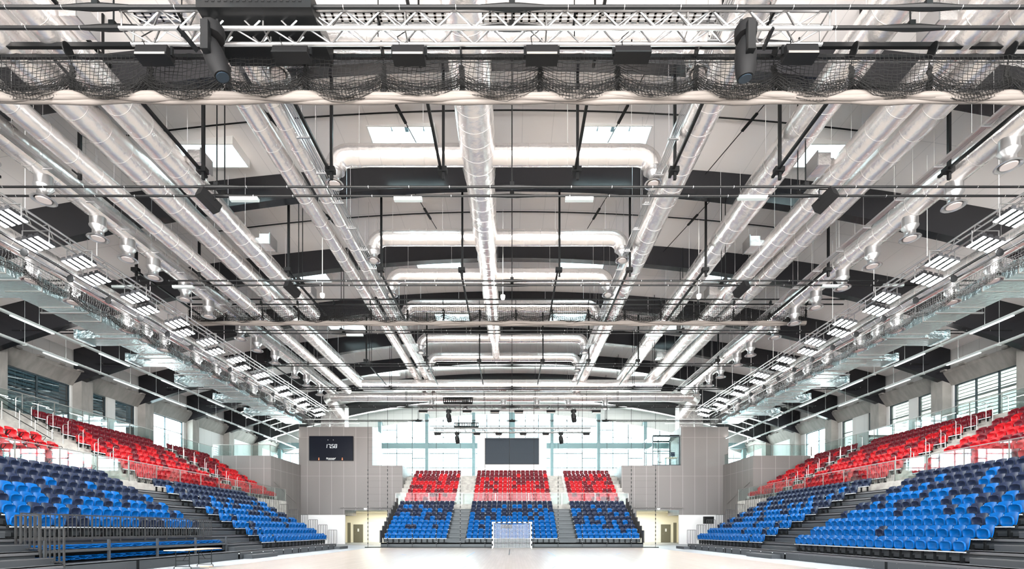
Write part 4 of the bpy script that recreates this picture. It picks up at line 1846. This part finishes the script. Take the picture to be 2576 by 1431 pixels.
PN = 0
for (y, zp, y2, zp2, xl) in ((11.18, 12.1, 11.65, 12.11, 20), (15.48, 11.0, 15.9, 11.0, 22), (21.3, 11.0, 21.7, 11.0, 26), (26.6, 11.0, 27.0, 11.0, 27.5), (31.9, 11.0, 32.35, 11.0, 27.5),
                             (37.2, 11.0, 37.7, 11.0, 27), (42.7, 11.0, 43.2, 11.0, 27), (48.3, 11.0, 48.8, 11.0, 20)):
    jt = {0: (-11.3 + 3.2, 8.6), 1: (-9.45, 0, 9.4)}.get(PN, (-9.4, 0, 9.4))
    if PN == 0:
        jt = (-9.6, 0.0, 9.6)
    rr = .035
    rig_pipe(y, zp, -xl, xl, .042 if PN == 0 else rr, 'black rigging pipe, nearer of the %s pair from the front' % od(PN), jt)
    rig_pipe(y2, zp2, -xl, xl, .042 if PN == 0 else rr, 'black rigging pipe, farther of the %s pair from the front' % od(PN), jt)
    PN += 1

HX = (-17.1, -14.25, -10.2, -6.0, -2.33, 2.07, 5.26, 8.7, 14.25)
for gi, (ya, yb, hy) in enumerate(((13.15, 15.85, 15.85), (21.9, 27.0, 21.9), (33.6, 38.9, 33.6))):
    for i, x in enumerate(HX):
        t = thing('carrier_tube', 'black lengthwise tube on a drop hanger, %s bay group, %s from left' % (od(gi), od(i)), 'tube', (x, hy, zh(11.8)), 'lengthwise carrier tubes')
        b = MB()
        b.bar((x, ya, zh(11.8)), (x, yb + .3, zh(11.8)), .08, .08)
        b.build('tube', M['black'], t)
        b = MB()
        b.bar((x + .08, hy, zh(11.5)), (x + .08, hy, zceil(x)), .085, .085)
        b.box(x - .1, x + .2, hy - .1, hy + .1, zh(11.72), zh(11.88))
        b.build('hanger', M['black'], t)
for i, x in enumerate(HX):
    x2 = x * 14.0 / 11.8
    t = thing('carrier_tube', 'black lengthwise tube high above the front truss, %s from left' % od(i), 'tube', (x2, 12, zh(14)), 'upper carrier tubes')
    b = MB()
    b.bar((x2, 6, zh(14)), (x2, 14.6, zh(14)), .08, .08)
    b.build('tube', M['black'], t)
    b = MB()
    for yy in (7.0, 11.0, 14.3):
        b.bar((x2, yy, zh(14)), (x2, yy, zceil(x2)), .05, .05)
    b.build('hanger', M['black'], t)
# bracing cables crossing with dark turnbuckle plates
for i, (x, sg) in enumerate(((-9.3, 1), (-4.6, 1), (4.6, -1), (9.3, -1))):
    for (ya, yb) in ((16.0, 20.5), (21.6, 26.2)):
        b = MB()
        z0 = zceil(x) - .35
        b.tube((x, ya, z0), (x + sg * 1.1, yb, z0 - .1), .018, 5)
        m0 = Vector((x, ya, z0)).lerp(Vector((x + sg * 1.1, yb, z0 - .1)), .35)
        m1 = Vector((x, ya, z0)).lerp(Vector((x + sg * 1.1, yb, z0 - .1)), .52)
        b.bar(m0, m1, .1, .05)
        tag(b.build('brace_rod', M['black']), 'thin black roof brace rod with plate, %s from left, %s bay' % (od(i), 'nearer' if ya < 20 else 'farther'), 'brace', 'roof brace rods')

# small white luminaires and black speakers on the pipes
for (px, py, y) in ((615, 502, 15.9), (1027, 502, 15.9), (1457, 502, 15.9), (1892, 498, 15.9), (309, 722, 21.7), (461, 722, 21.7), (2093, 720, 21.7), (2246, 718, 21.7), (893, 843, 27.0), (1645, 843, 27.0)):
    X, _, Z = PX(px, py, y)
    t = thing('batten_light', 'slim white batten light under a black pipe near %s, %s' % (('centre left' if X < 0 else 'centre right') if abs(X) < 4 else ('far ' if abs(X) > 15 else '') + ('left' if X < 0 else 'right'), 'front row' if y < 20 else ('second row' if y < 25 else 'third row')), 'light', (X, y, Z), 'white batten lights')
    b = MB()
    b.prism([(y - .06, Z - .05), (y + .06, Z - .05), (y + .08, Z + .05), (y - .08, Z + .05)], 'x', X - .46, X + .46)
    b.build('lamp_body', M['trunk'], t)
    b = MB()
    b.box(X - .4, X - .38, y - .02, y + .02, Z, zh(11.0))
    b.box(X + .38, X + .4, y - .02, y + .02, Z, zh(11.0))
    b.build('strap', M['galv'], t)
for (px, py, y, w) in ((525, 503, 15.6, .3), (2076, 503, 15.6, .3), (735, 727, 21.5, .3), (1865, 727, 21.5, .3)):
    X, _, Z = PX(px, py, y)
    sg = 1 if X < 0 else -1
    t = thing('hanging_speaker', 'black wedge loudspeaker on %s black pipe pair, %s' % ('the second' if y < 20 else 'the third', 'left' if X < 0 else 'right'), 'speaker', (X, y, Z))
    b = MB()
    a = Vector((X - sg * .13, y - .28, Z + .1))
    c = Vector((X + sg * .13, y + .28, Z - .14))
    b.bar(a, c, w, .3)
    b.build('cabinet', M['blackm'], t)
    b = MB()
    b.sweep([(X - .2, y, Z), (X - .2, y, zh(11.0)), (X + .2, y, zh(11.0)), (X + .2, y, Z)], .02, 5)
    b.build('yoke', M['black'], t)

# ------------------------------------------------------------------ trusses and stage lights


def truss(y, zA, zB, yr, x0, x1, inset, r, lab, seg_=.42):
    t = thing('box_truss', lab, 'truss', ((x0 + x1) / 2, y, zB))
    b = MB()
    n = 8
    b.tube((x0, y, zA), (x1, y, zA), r, n)
    b.tube((x0, y, zB), (x1, y, zB), r, n)
    b.tube((x0, y + yr, zB), (x1, y + yr, zB), r, n)
    b.tube((x0, y + yr, zA), (x1, y + yr, zA), r, n)
    b.build('chords', M['alu'], t, smooth=True)
    b = MB()
    x = x0 + .1
    k = 0
    rd = r * .42
    while x + seg_ < x1:
        a, c = (zA, zB) if k % 2 == 0 else (zB, zA)
        b.tube((x, y, a), (x + seg_, y, c), rd, 5)
        b.tube((x, y + yr, a), (x + seg_, y + yr, c), rd, 5)
        e, f = (y, y + yr) if k % 2 == 0 else (y + yr, y)
        b.tube((x, e, zB), (x + seg_, f, zB), rd, 5)
        b.tube((x, e, zA), (x + seg_, f, zA), rd, 5)
        x += seg_
        k += 1
    xx_ = x0 + .05
    while xx_ < x1 + .01:
        for (p, q) in (((y, zA), (y, zB)), ((y, zB), (y + yr, zB)), ((y + yr, zB), (y + yr, zA)), ((y, zA), (y + yr, zA))):
            b.tube((xx_, p[0], p[1]), (xx_, q[0], q[1]), rd, 5)
        xx_ += (x1 - x0 - .1) / 5
    b.build('lattice', M['alu'], t, smooth=True)
    for q in (.08, .36, .64, .92):
        xx_ = x0 + (x1 - x0) * q
        b = MB()
        b.tube((xx_, y + yr / 2, zB), (xx_, y + yr / 2, zceil(xx_)), .015, 5)
        b.bar((xx_, y, zA), (xx_, y + yr, zA), .05, .05)
        b.build('hoist_chain', M['black'], t)
    return t


def moving_head(X, Y, Z, s, lab, yaw=0.3):
    t = thing('moving_head', lab, 'stage light', (X, Y, Z), 'moving head lights')
    b = MB()
    b.lathe([(0, .0), (.24 * s, .0), (.27 * s, -.06 * s), (.25 * s, -.26 * s), (0.0, -.3 * s)], (X, Y, Z), 10)
    b.build('base', M['blackm'], t, smooth=True)
    b = MB()
    b.box(X - .10 * s, X + .08 * s, Y - .34 * s, Y - .20 * s, Z - .85 * s, Z - .15 * s)
    b.box(X - .10 * s, X + .08 * s, Y + .20 * s, Y + .34 * s, Z - .85 * s, Z - .15 * s)
    b.build('yoke', M['black'], t)
    b = MB()
    d = Vector((yaw, .15, -1)).normalized()
    c = Vector((X, Y, Z - .62 * s))
    b.sweep([c - d * .32 * s, c - d * .2 * s, c + d * .05 * s, c + d * .38 * s, c + d * .56 * s], [.12 * s, .2 * s, .25 * s, .24 * s, .19 * s], 14)
    b.build('lamp_head', M['blackm'], t, smooth=True)
    b = MB()
    b.sweep([c + d * .56 * s, c + d * .58 * s], .15 * s, 14)
    b.build('lens', M['screen'], t)
    b = MB()
    for q in (-.12, .12):
        b.box(X + q * s - .03 * s, X + q * s + .03 * s, Y - .04, Y + .04, Z, Z + .16 * s)
    b.build('clamp', M['black'], t)
    return t


def box_light(X, Y, Z, s, lab, strobe=False):
    t = thing('wash_light', lab, 'stage light', (X, Y, Z), 'box stage lights')
    b = MB()
    w, h, d = .36 * s, .24 * s, .17 * s
    if strobe:
        w, h = .40 * s, .17 * s
    b.prism([(Y - d, Z - h), (Y + d * .6, Z - h), (Y + d, Z - h * .1), (Y + d * .7, Z), (Y - d * .7, Z)], 'x', X - w, X + w)
    b.build('housing', M['blackm'], t)
    b = MB()
    b.box(X - w * 1.02, X + w * 1.02, Y - d * 1.05, Y + d * .7, Z - h - .03 * s, Z - h)
    b.build('front_rim', M['black'], t)
    if not strobe:
        b = MB()
        b.box(X - w * .95, X + w * .95, Y - d * 1.08, Y - d * 1.05, Z - h - .03 * s, Z - h + .02)
        b.build('lens_strip', M['steel'], t, label='thin bright lens strip')
    b = MB()
    for q in (-1, 1):
        b.box(X + q * w, X + q * (w + .05 * s), Y - .03, Y + .03, Z - h * .6, Z + .06 * s)
    b.tube((X - w, Y, Z + .06 * s), (X + w, Y, Z + .06 * s), .018, 5)
    b.sweep([(X, Y, Z + .06 * s), (X, Y, Z + .25 * s)], .02, 5)
    b.sweep([(X - .2 * s, Y, Z), (X - .25 * s, Y - .1, Z + .2 * s), (X - .05 * s, Y, Z + .45 * s)], .012, 4)
    b.build('yoke', M['black'], t, smooth=True)
    return t


ty = 11.3
x0, _, zA = PX(300, 25, ty)
x1, _, _ = PX(2093, 25, ty)
zB = PX(0, 71, ty)[2]
truss(ty, zA, zB, .37, x0, x1, 0, .045, 'long aluminium box truss across the front of the roof', .43)
hz_ = zB
for (px, py, kind, lab) in ((385, 118, 'b', 'leftmost on the front truss'), (1028, 118, 'b', 'left of centre on the front truss'), (1363, 118, 'b', 'right of centre on the front truss'), (2015, 115, 'b', 'rightmost on the front truss'),
                            (732, 120, 's', 'broad flat one left of centre'), (1591, 120, 's', 'broad flat one right of centre')):
    X, _, Z = PX(px, py, ty + .3)
    box_light(X, ty + .37, Z, 1.05, 'black box stage light, %s' % lab, kind == 's')
for (px, yaw, lab) in ((536, .35, 'left'), (1876, .05, 'right')):
    X, _, Z = PX(px, 68, ty - .1)
    moving_head(X, ty - .1, Z, .95, 'large black moving head hanging at the %s of the front truss' % lab, yaw)
for (pa, pb, lab) in (((447, 68), (497, 128), 'left'), ((1945, 68), (1920, 124), 'right')):
    a, c = PX(*pa, ty - .05), PX(*pb, ty + .35)
    b = MB()
    b.bar(a, c, .06, .1)
    tag(b.build('truss_strut', M['black']), 'short black strut leaning on the front truss, %s' % lab, 'strut')
# black perforated hoist box above the truss
t = thing('equipment_case', 'black perforated case on top of the front truss, left', 'case', (-6, 11.4, 13.5))
X0, X1 = PX(492, 0, 11.0)[0], PX(782, 0, 11.0)[0]
za, zb2 = PX(0, 18, 11.0)[2], PX(0, -10, 11.0)[2]
b = MB()
b.box(X0, X1, 11.0, 12.4, za, za + .42)
b.build('case_body', M['black'], t)
b = MB()
for k in range(16):
    xx_ = X0 + .25 + k * (X1 - X0 - .5) / 15
    b.box(xx_ - .035, xx_ + .035, 10.99, 11.0, za + .12, za + .3)
b.build('vent_slot', M['blackm'], t)
# perforated tray above the truss
t = thing('perforated_tray', 'pale perforated cable tray above the front truss', 'cable tray', (0, 12.2, 14))
X0, X1 = PX(340, 0, 12.3)[0], PX(1955, 0, 12.3)[0]
zt = PX(0, 40, 12.3)[2]
b = MB()
b.box(X0, X1, 12.2, 12.23, zt, zt + .1)
b.box(X0, X1, 12.5, 12.53, zt, zt + .1)
for k in range(4):
    yy = 12.22 + k * .09
    b.box(X0, X1, yy, yy + .05, zt, zt + .01)
x = X0
while x < X1:
    b.box(x, x + .06, 12.2, 12.53, zt, zt + .01)
    x += .2
b.build('tray_body', M['galv'], t)

# far trusses
ty = 43.8
x0, x1 = PX(1050, 0, ty)[0], PX(1513.6, 0, ty)[0]
truss(ty, PX(0, 1018, ty)[2], PX(0, 1030, ty)[2], .4, x0, x1, 0, .06, 'middle-distance aluminium truss before the far glass wall', .5)
for (px, lab) in ((1064.5, 'first'), (1245, 'third'), (1305, 'fourth'), (1500, 'sixth'), (1175, 'second'), (1386, 'fifth')):
    X, _, Z = PX(px, 1032, ty)
    box_light(X, ty, Z, 1.0, 'small black box light, %s from left on the middle-distance truss' % lab)
for (px, lab) in ((1129, 'left'), (1443, 'right')):
    X, _, Z = PX(px, 1031, ty)
    moving_head(X, ty, Z, .95, 'small moving head on the middle-distance truss, %s' % lab, .15)
ty = 51.2
x0, x1 = PX(1090, 0, ty)[0], PX(1487, 0, ty)[0]
truss(ty, PX(0, 1076, ty)[2], PX(0, 1087, ty)[2], .4, x0, x1, 0, .06, 'farthest aluminium truss silhouetted against the glass wall', .5)
for (px, lab) in ((1101, 'first'), (1254.5, 'third'), (1316, 'fourth'), (1475, 'sixth'), (1200, 'second'), (1373, 'fifth')):
    X, _, Z = PX(px, 1090, ty)
    box_light(X, ty, Z, .9, 'tiny box light, %s from left on the farthest truss' % lab)
for (px, lab) in ((1150, 'left'), (1411, 'right')):
    X, _, Z = PX(px, 1088, ty)
    moving_head(X, ty, Z, 1.0, 'small moving head on the farthest truss, %s' % lab, .15)
# perforated baskets over far trusses
for (pa, pb, pya, pyb, y, lab) in ((1116, 1188, 999, 1014, 43.6, 'middle-distance'), (1143, 1203, 1062, 1075, 51.0, 'farthest')):
    X0, X1 = PX(pa, 0, y)[0], PX(pb, 0, y)[0]
    za, zb2 = PX(0, pyb, y)[2], PX(0, pya, y)[2]
    b = MB()
    b.box(X0, X1, y, y + .02, zb2 - .12, zb2)
    b.box(X0, X1, y, y + .02, za, za + .12)
    k = 14
    for i in range(k + 1):
        x = X0 + (X1 - X0) * i / k
        b.box(x - .05, x + .05, y, y + .02, za, zb2)
    b.box(X0, X1, y + .02, y + .8, za, za + .03)
    tag(b.build('perforated_basket', M['black']), 'black slotted basket above the %s truss' % lab, 'basket')

# ------------------------------------------------------------------ gathered nets


def swag_net(lab, P, U, n_sw, pitch, top, drop, wr, parts=('net_mesh',), layers=3, lines=11, canvas=True, first=0.0, cdrop=None):
    cdrop = cdrop or drop
    """P origin of the net line (x,y), U unit direction; gathers every pitch"""
    ux, uy = U
    t = thing('divider_net', lab, 'net', (P[0], P[1], top))
    b = MB()
    rnd = random.Random(int(abs(P[0] * 7 + P[1] * 13)))

    def pt(l, z, off):
        return (P[0] + ux * l - uy * off, P[1] + uy * l + ux * off, z)
    segs = 12
    for k in range(n_sw):
        l0 = first + k * pitch
        for ly in range(layers + 1):
            off = (ly - layers / 2) * .05 - (.13 if canvas else 0)
            sag = drop * (.94 + .12 * rnd.random())
            s0 = 0.0 if ly == 0 else .62

            def zz(s_, tt):
                e = 4 * tt * (1 - tt)
                w_ = e ** .75
                ze = (.08 + .62 * s_) * drop
                zm = .02 * drop + sag * (s_ ** .8)
                return top - ((1 - w_) * ze + w_ * zm)
            nl = lines if ly == 0 else max(4, lines // 2)
            for i in range(nl):
                s_ = s0 + (1 - s0) * (i / (nl - 1))
                ph = rnd.random() * 6
                wob = .02 if ly == 0 else .012
                b.sweep([pt(l0 + pitch * j / segs, zz(s_, j / segs) + wob * math.sin(j * 2.3 + ph), off + .04 * s_ * math.sin(j + ph)) for j in range(segs + 1)], wr, 3, caps=False)
            nvv = 18 if ly == 0 else 24
            for j in range(1, nvv):
                tt = j / nvv
                jj = .02 * rnd.random()
                b.sweep([pt(l0 + pitch * (tt + jj * math.sin(q * 1.7)), zz(s0 + (1 - s0) * q / 5, tt), off) for q in range(6)], wr, 3, caps=False)
    b.build('net_mesh', M['net'], t)
    b = MB()
    for k in range(n_sw + 1):
        l0 = first + k * pitch
        for q in range(9):
            z = top - .15 * drop - q * .085 * drop
            for r in (-1, 1):
                c = pt(l0 + r * .03 * (drop) + rnd.uniform(-.02, .02), z, rnd.uniform(-.03, .03))
                b.sweep([(c[0], c[1], c[2] + .055 * drop), (c[0] + .02, c[1], c[2]), (c[0], c[1], c[2] - .055 * drop)], [.02 * drop, .05 * drop, .02 * drop], 5)
        b.tube(pt(l0, top, 0), pt(l0, top - .2 * drop, 0), .01, 4)
        b.build('gather_knot', M['net'], t)
        b = MB()
    b = MB()
    L = pitch * n_sw
    b.tube(pt(first - .1, top, 0), pt(first + L + .1, top, 0), .014, 5)
    b.build('head_rope', M['black'], t)
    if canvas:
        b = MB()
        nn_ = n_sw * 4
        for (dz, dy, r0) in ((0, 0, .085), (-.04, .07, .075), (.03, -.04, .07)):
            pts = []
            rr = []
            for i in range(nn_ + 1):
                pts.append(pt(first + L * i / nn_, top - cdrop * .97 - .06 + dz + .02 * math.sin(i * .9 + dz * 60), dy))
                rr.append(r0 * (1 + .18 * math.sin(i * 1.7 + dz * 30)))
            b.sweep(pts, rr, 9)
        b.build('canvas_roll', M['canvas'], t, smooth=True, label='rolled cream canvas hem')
    return t


def net_rails(y, zs_, x0, x1, n, pitch, first, r, lab, ztop):
    t = thing('net_winch_rail', lab, 'rail', (0, y, zs_[0][0]))
    b = MB()
    for (z, rr, yy) in zs_:
        b.bar((x0, yy, z), (x1, yy, z), rr * 1.6, rr * 2)
    b.build('rails', M['black'], t)
    b = MB()
    for k in range(n + 1):
        x = first + k * pitch
        b = MB()
        b.lathe([(0, -.015), (r, -.015), (r, .015), (0, .015)], (x, y - .1, ztop - .02), 16, ax='x')
        b.tube((x, y - .02, ztop - .3), (x, y - .02, ztop + .05), .012, 4)
        b.build('pulley', M['black'], t, smooth=True)
    return t


# front net
yN = 12.4
fx = PX(-14 - 196, 0, yN)[0]
pit = 2.0
topz = PX(0, 156, yN)[2]
drp = .86
swag_net('front black divider net gathered in swags over a cream hem', (0, yN), (1, 0), 15, pit, topz, .98, .0065, layers=4, lines=12, cdrop=drp, first=(180 - CX) / F * yN - 2 * pit)
net_rails(yN, [(PX(0, 115, yN)[2], .055, yN), (PX(0, 133.5, yN)[2], .045, yN + .1)], -16, 16, 15, pit, (180 - CX) / F * yN - 2 * pit, .17, 'black winch rails with pulley discs above the front net', PX(0, 134, yN)[2])
yN2 = 26.75
topz = PX(0, 787, yN2)[2]
swag_net('second black divider net gathered in swags across mid hall', (0, yN2 - .6), (1, 0), 17, 1.96, topz, .78, .009, layers=2, lines=9, first=(950 - CX) / F * yN2 - 5 * 2.0 + .0)
net_rails(yN2 - .6, [(PX(0, 766, yN2)[2], .03, yN2 - .6), (PX(0, 776, yN2)[2], .03, yN2 - .5)], -17.4, 18.0, 17, 1.96, (950 - CX) / F * yN2 - 10.0, .13, 'black winch rails above the second net', PX(0, 776, yN2)[2])
# side nets
for s in (-1, 1):
    swag_net('black net gathered in swags along the %s floodlight row' % SN[s], (s * 16.95, 0), (0, 1), 16, 1.75, zh(9.42), .62, .008, layers=2, lines=8, canvas=False, first=13.3)
    t = thing('net_winch_rail', 'black winch rail with pulley discs above the %s side net' % SN[s], 'rail', (s * 16.95, 20, zh(9.6)))
    b = MB()
    b.bar((s * 16.9, 3, zh(9.85)), (s * 16.9, 42, zh(9.85)), .06, .07)
    b.bar((s * 17.1, 3, zh(9.7)), (s * 17.1, 42, zh(9.7)), .04, .05)
    b.build('rails', M['black'], t)
    b = MB()
    for k in range(17):
        y = 13.3 + 1.75 * k
        b = MB()
        b.lathe([(0, -.015), (.14, -.015), (.14, .015), (0, .015)], (s * 16.95, y, zh(9.66)), 14, ax='y')
        b.tube((s * 16.95, y, zh(9.42)), (s * 16.95, y, zh(9.85)), .015, 4)
        b.build('pulley', M['black'], t, smooth=True)
# ball-stop net behind the goal: ropes with clips down to the floor bar
t = thing('ball_stop_net', 'full-height ball-stop net with thin black ropes behind goal', 'net', (0, 39.3, 0))
yR = 39.35
b = MB()
for px in (925.5, 975, 1037, 1097.6, 1158, 1220, 1281.7, 1343, 1404, 1465, 1526.7, 1588, 1649):
    x = (px - CX) / F * yR
    b.tube((x, yR, .05), (x, yR, zh(11.0)), .016, 4)
    z = .3
    while z < 6.5:
        b.box(x - .028, x + .028, yR - .03, yR + .03, z, z + .14)
        z += .33
b.build('rope', M['black'], t)
b = MB()
for px in (975, 1037, 1097.6, 1158, 1220, 1281.7, 1343, 1404, 1465, 1526.7, 1588):
    x = (px - CX) / F * yR
    z = .32
    while z < 6.5:
        b.box(x - .018, x + .018, yR - .045, yR - .035, z + .17, z + .205)
        z += .33
b.build('clip', M['steel'], t)
b = MB()
b.box(PX(918, 0, yR)[0], PX(1657, 0, yR)[0], yR - .05, yR + .05, 0, .07)
b.build('floor_bar', M['black'], t)
b = MB()
for k in range(22):
    z = .5 + k * .55
    b.box(PX(925, 0, yR)[0], PX(1649, 0, yR)[0], yR - .002, yR + .002, z, z + .005)
b.build('cross_strings', M['net'], t)
# roof cameras and detectors
for (px, py, y, lab) in ((811, 743, 24, 'left of centre'), (1265, 747, 24, 'at the centre'), (1758, 745, 24, 'right of centre')):
    X, _, Z = PX(px, py, y)
    t = thing('dome_camera', 'white dome camera on a drop pole, %s' % lab, 'camera', (X, y, Z))
    b = MB()
    b.lathe([(0, -.16), (.09, -.12), (.12, -.02), (.12, .08), (.03, .1)], (X, y, Z), 14)
    b.build('dome', M['white'], t, smooth=True)
    b = MB()
    b.tube((X, y, Z + .1), (X, y, zceil(X)), .02)
    b.build('pole', M['white'], t)
X, _, Z = PX(33, 812, 27)
t = thing('wall_camera', 'white bullet camera hanging under the left roof edge', 'camera', (X, 27, Z))
b = MB()
b.tube((X - .3, 27, Z + .05), (X + .25, 27, Z - .02), .08)
b.build('camera_body', M['white'], t, smooth=True)
b = MB()
b.sweep([(X + .1, 27, Z), (X + .12, 27, Z - .25), (X + .3, 27, Z - .2), (X + .3, 27, Z + .5)], .025, 5)
b.build('bracket', M['white'], t, smooth=True)
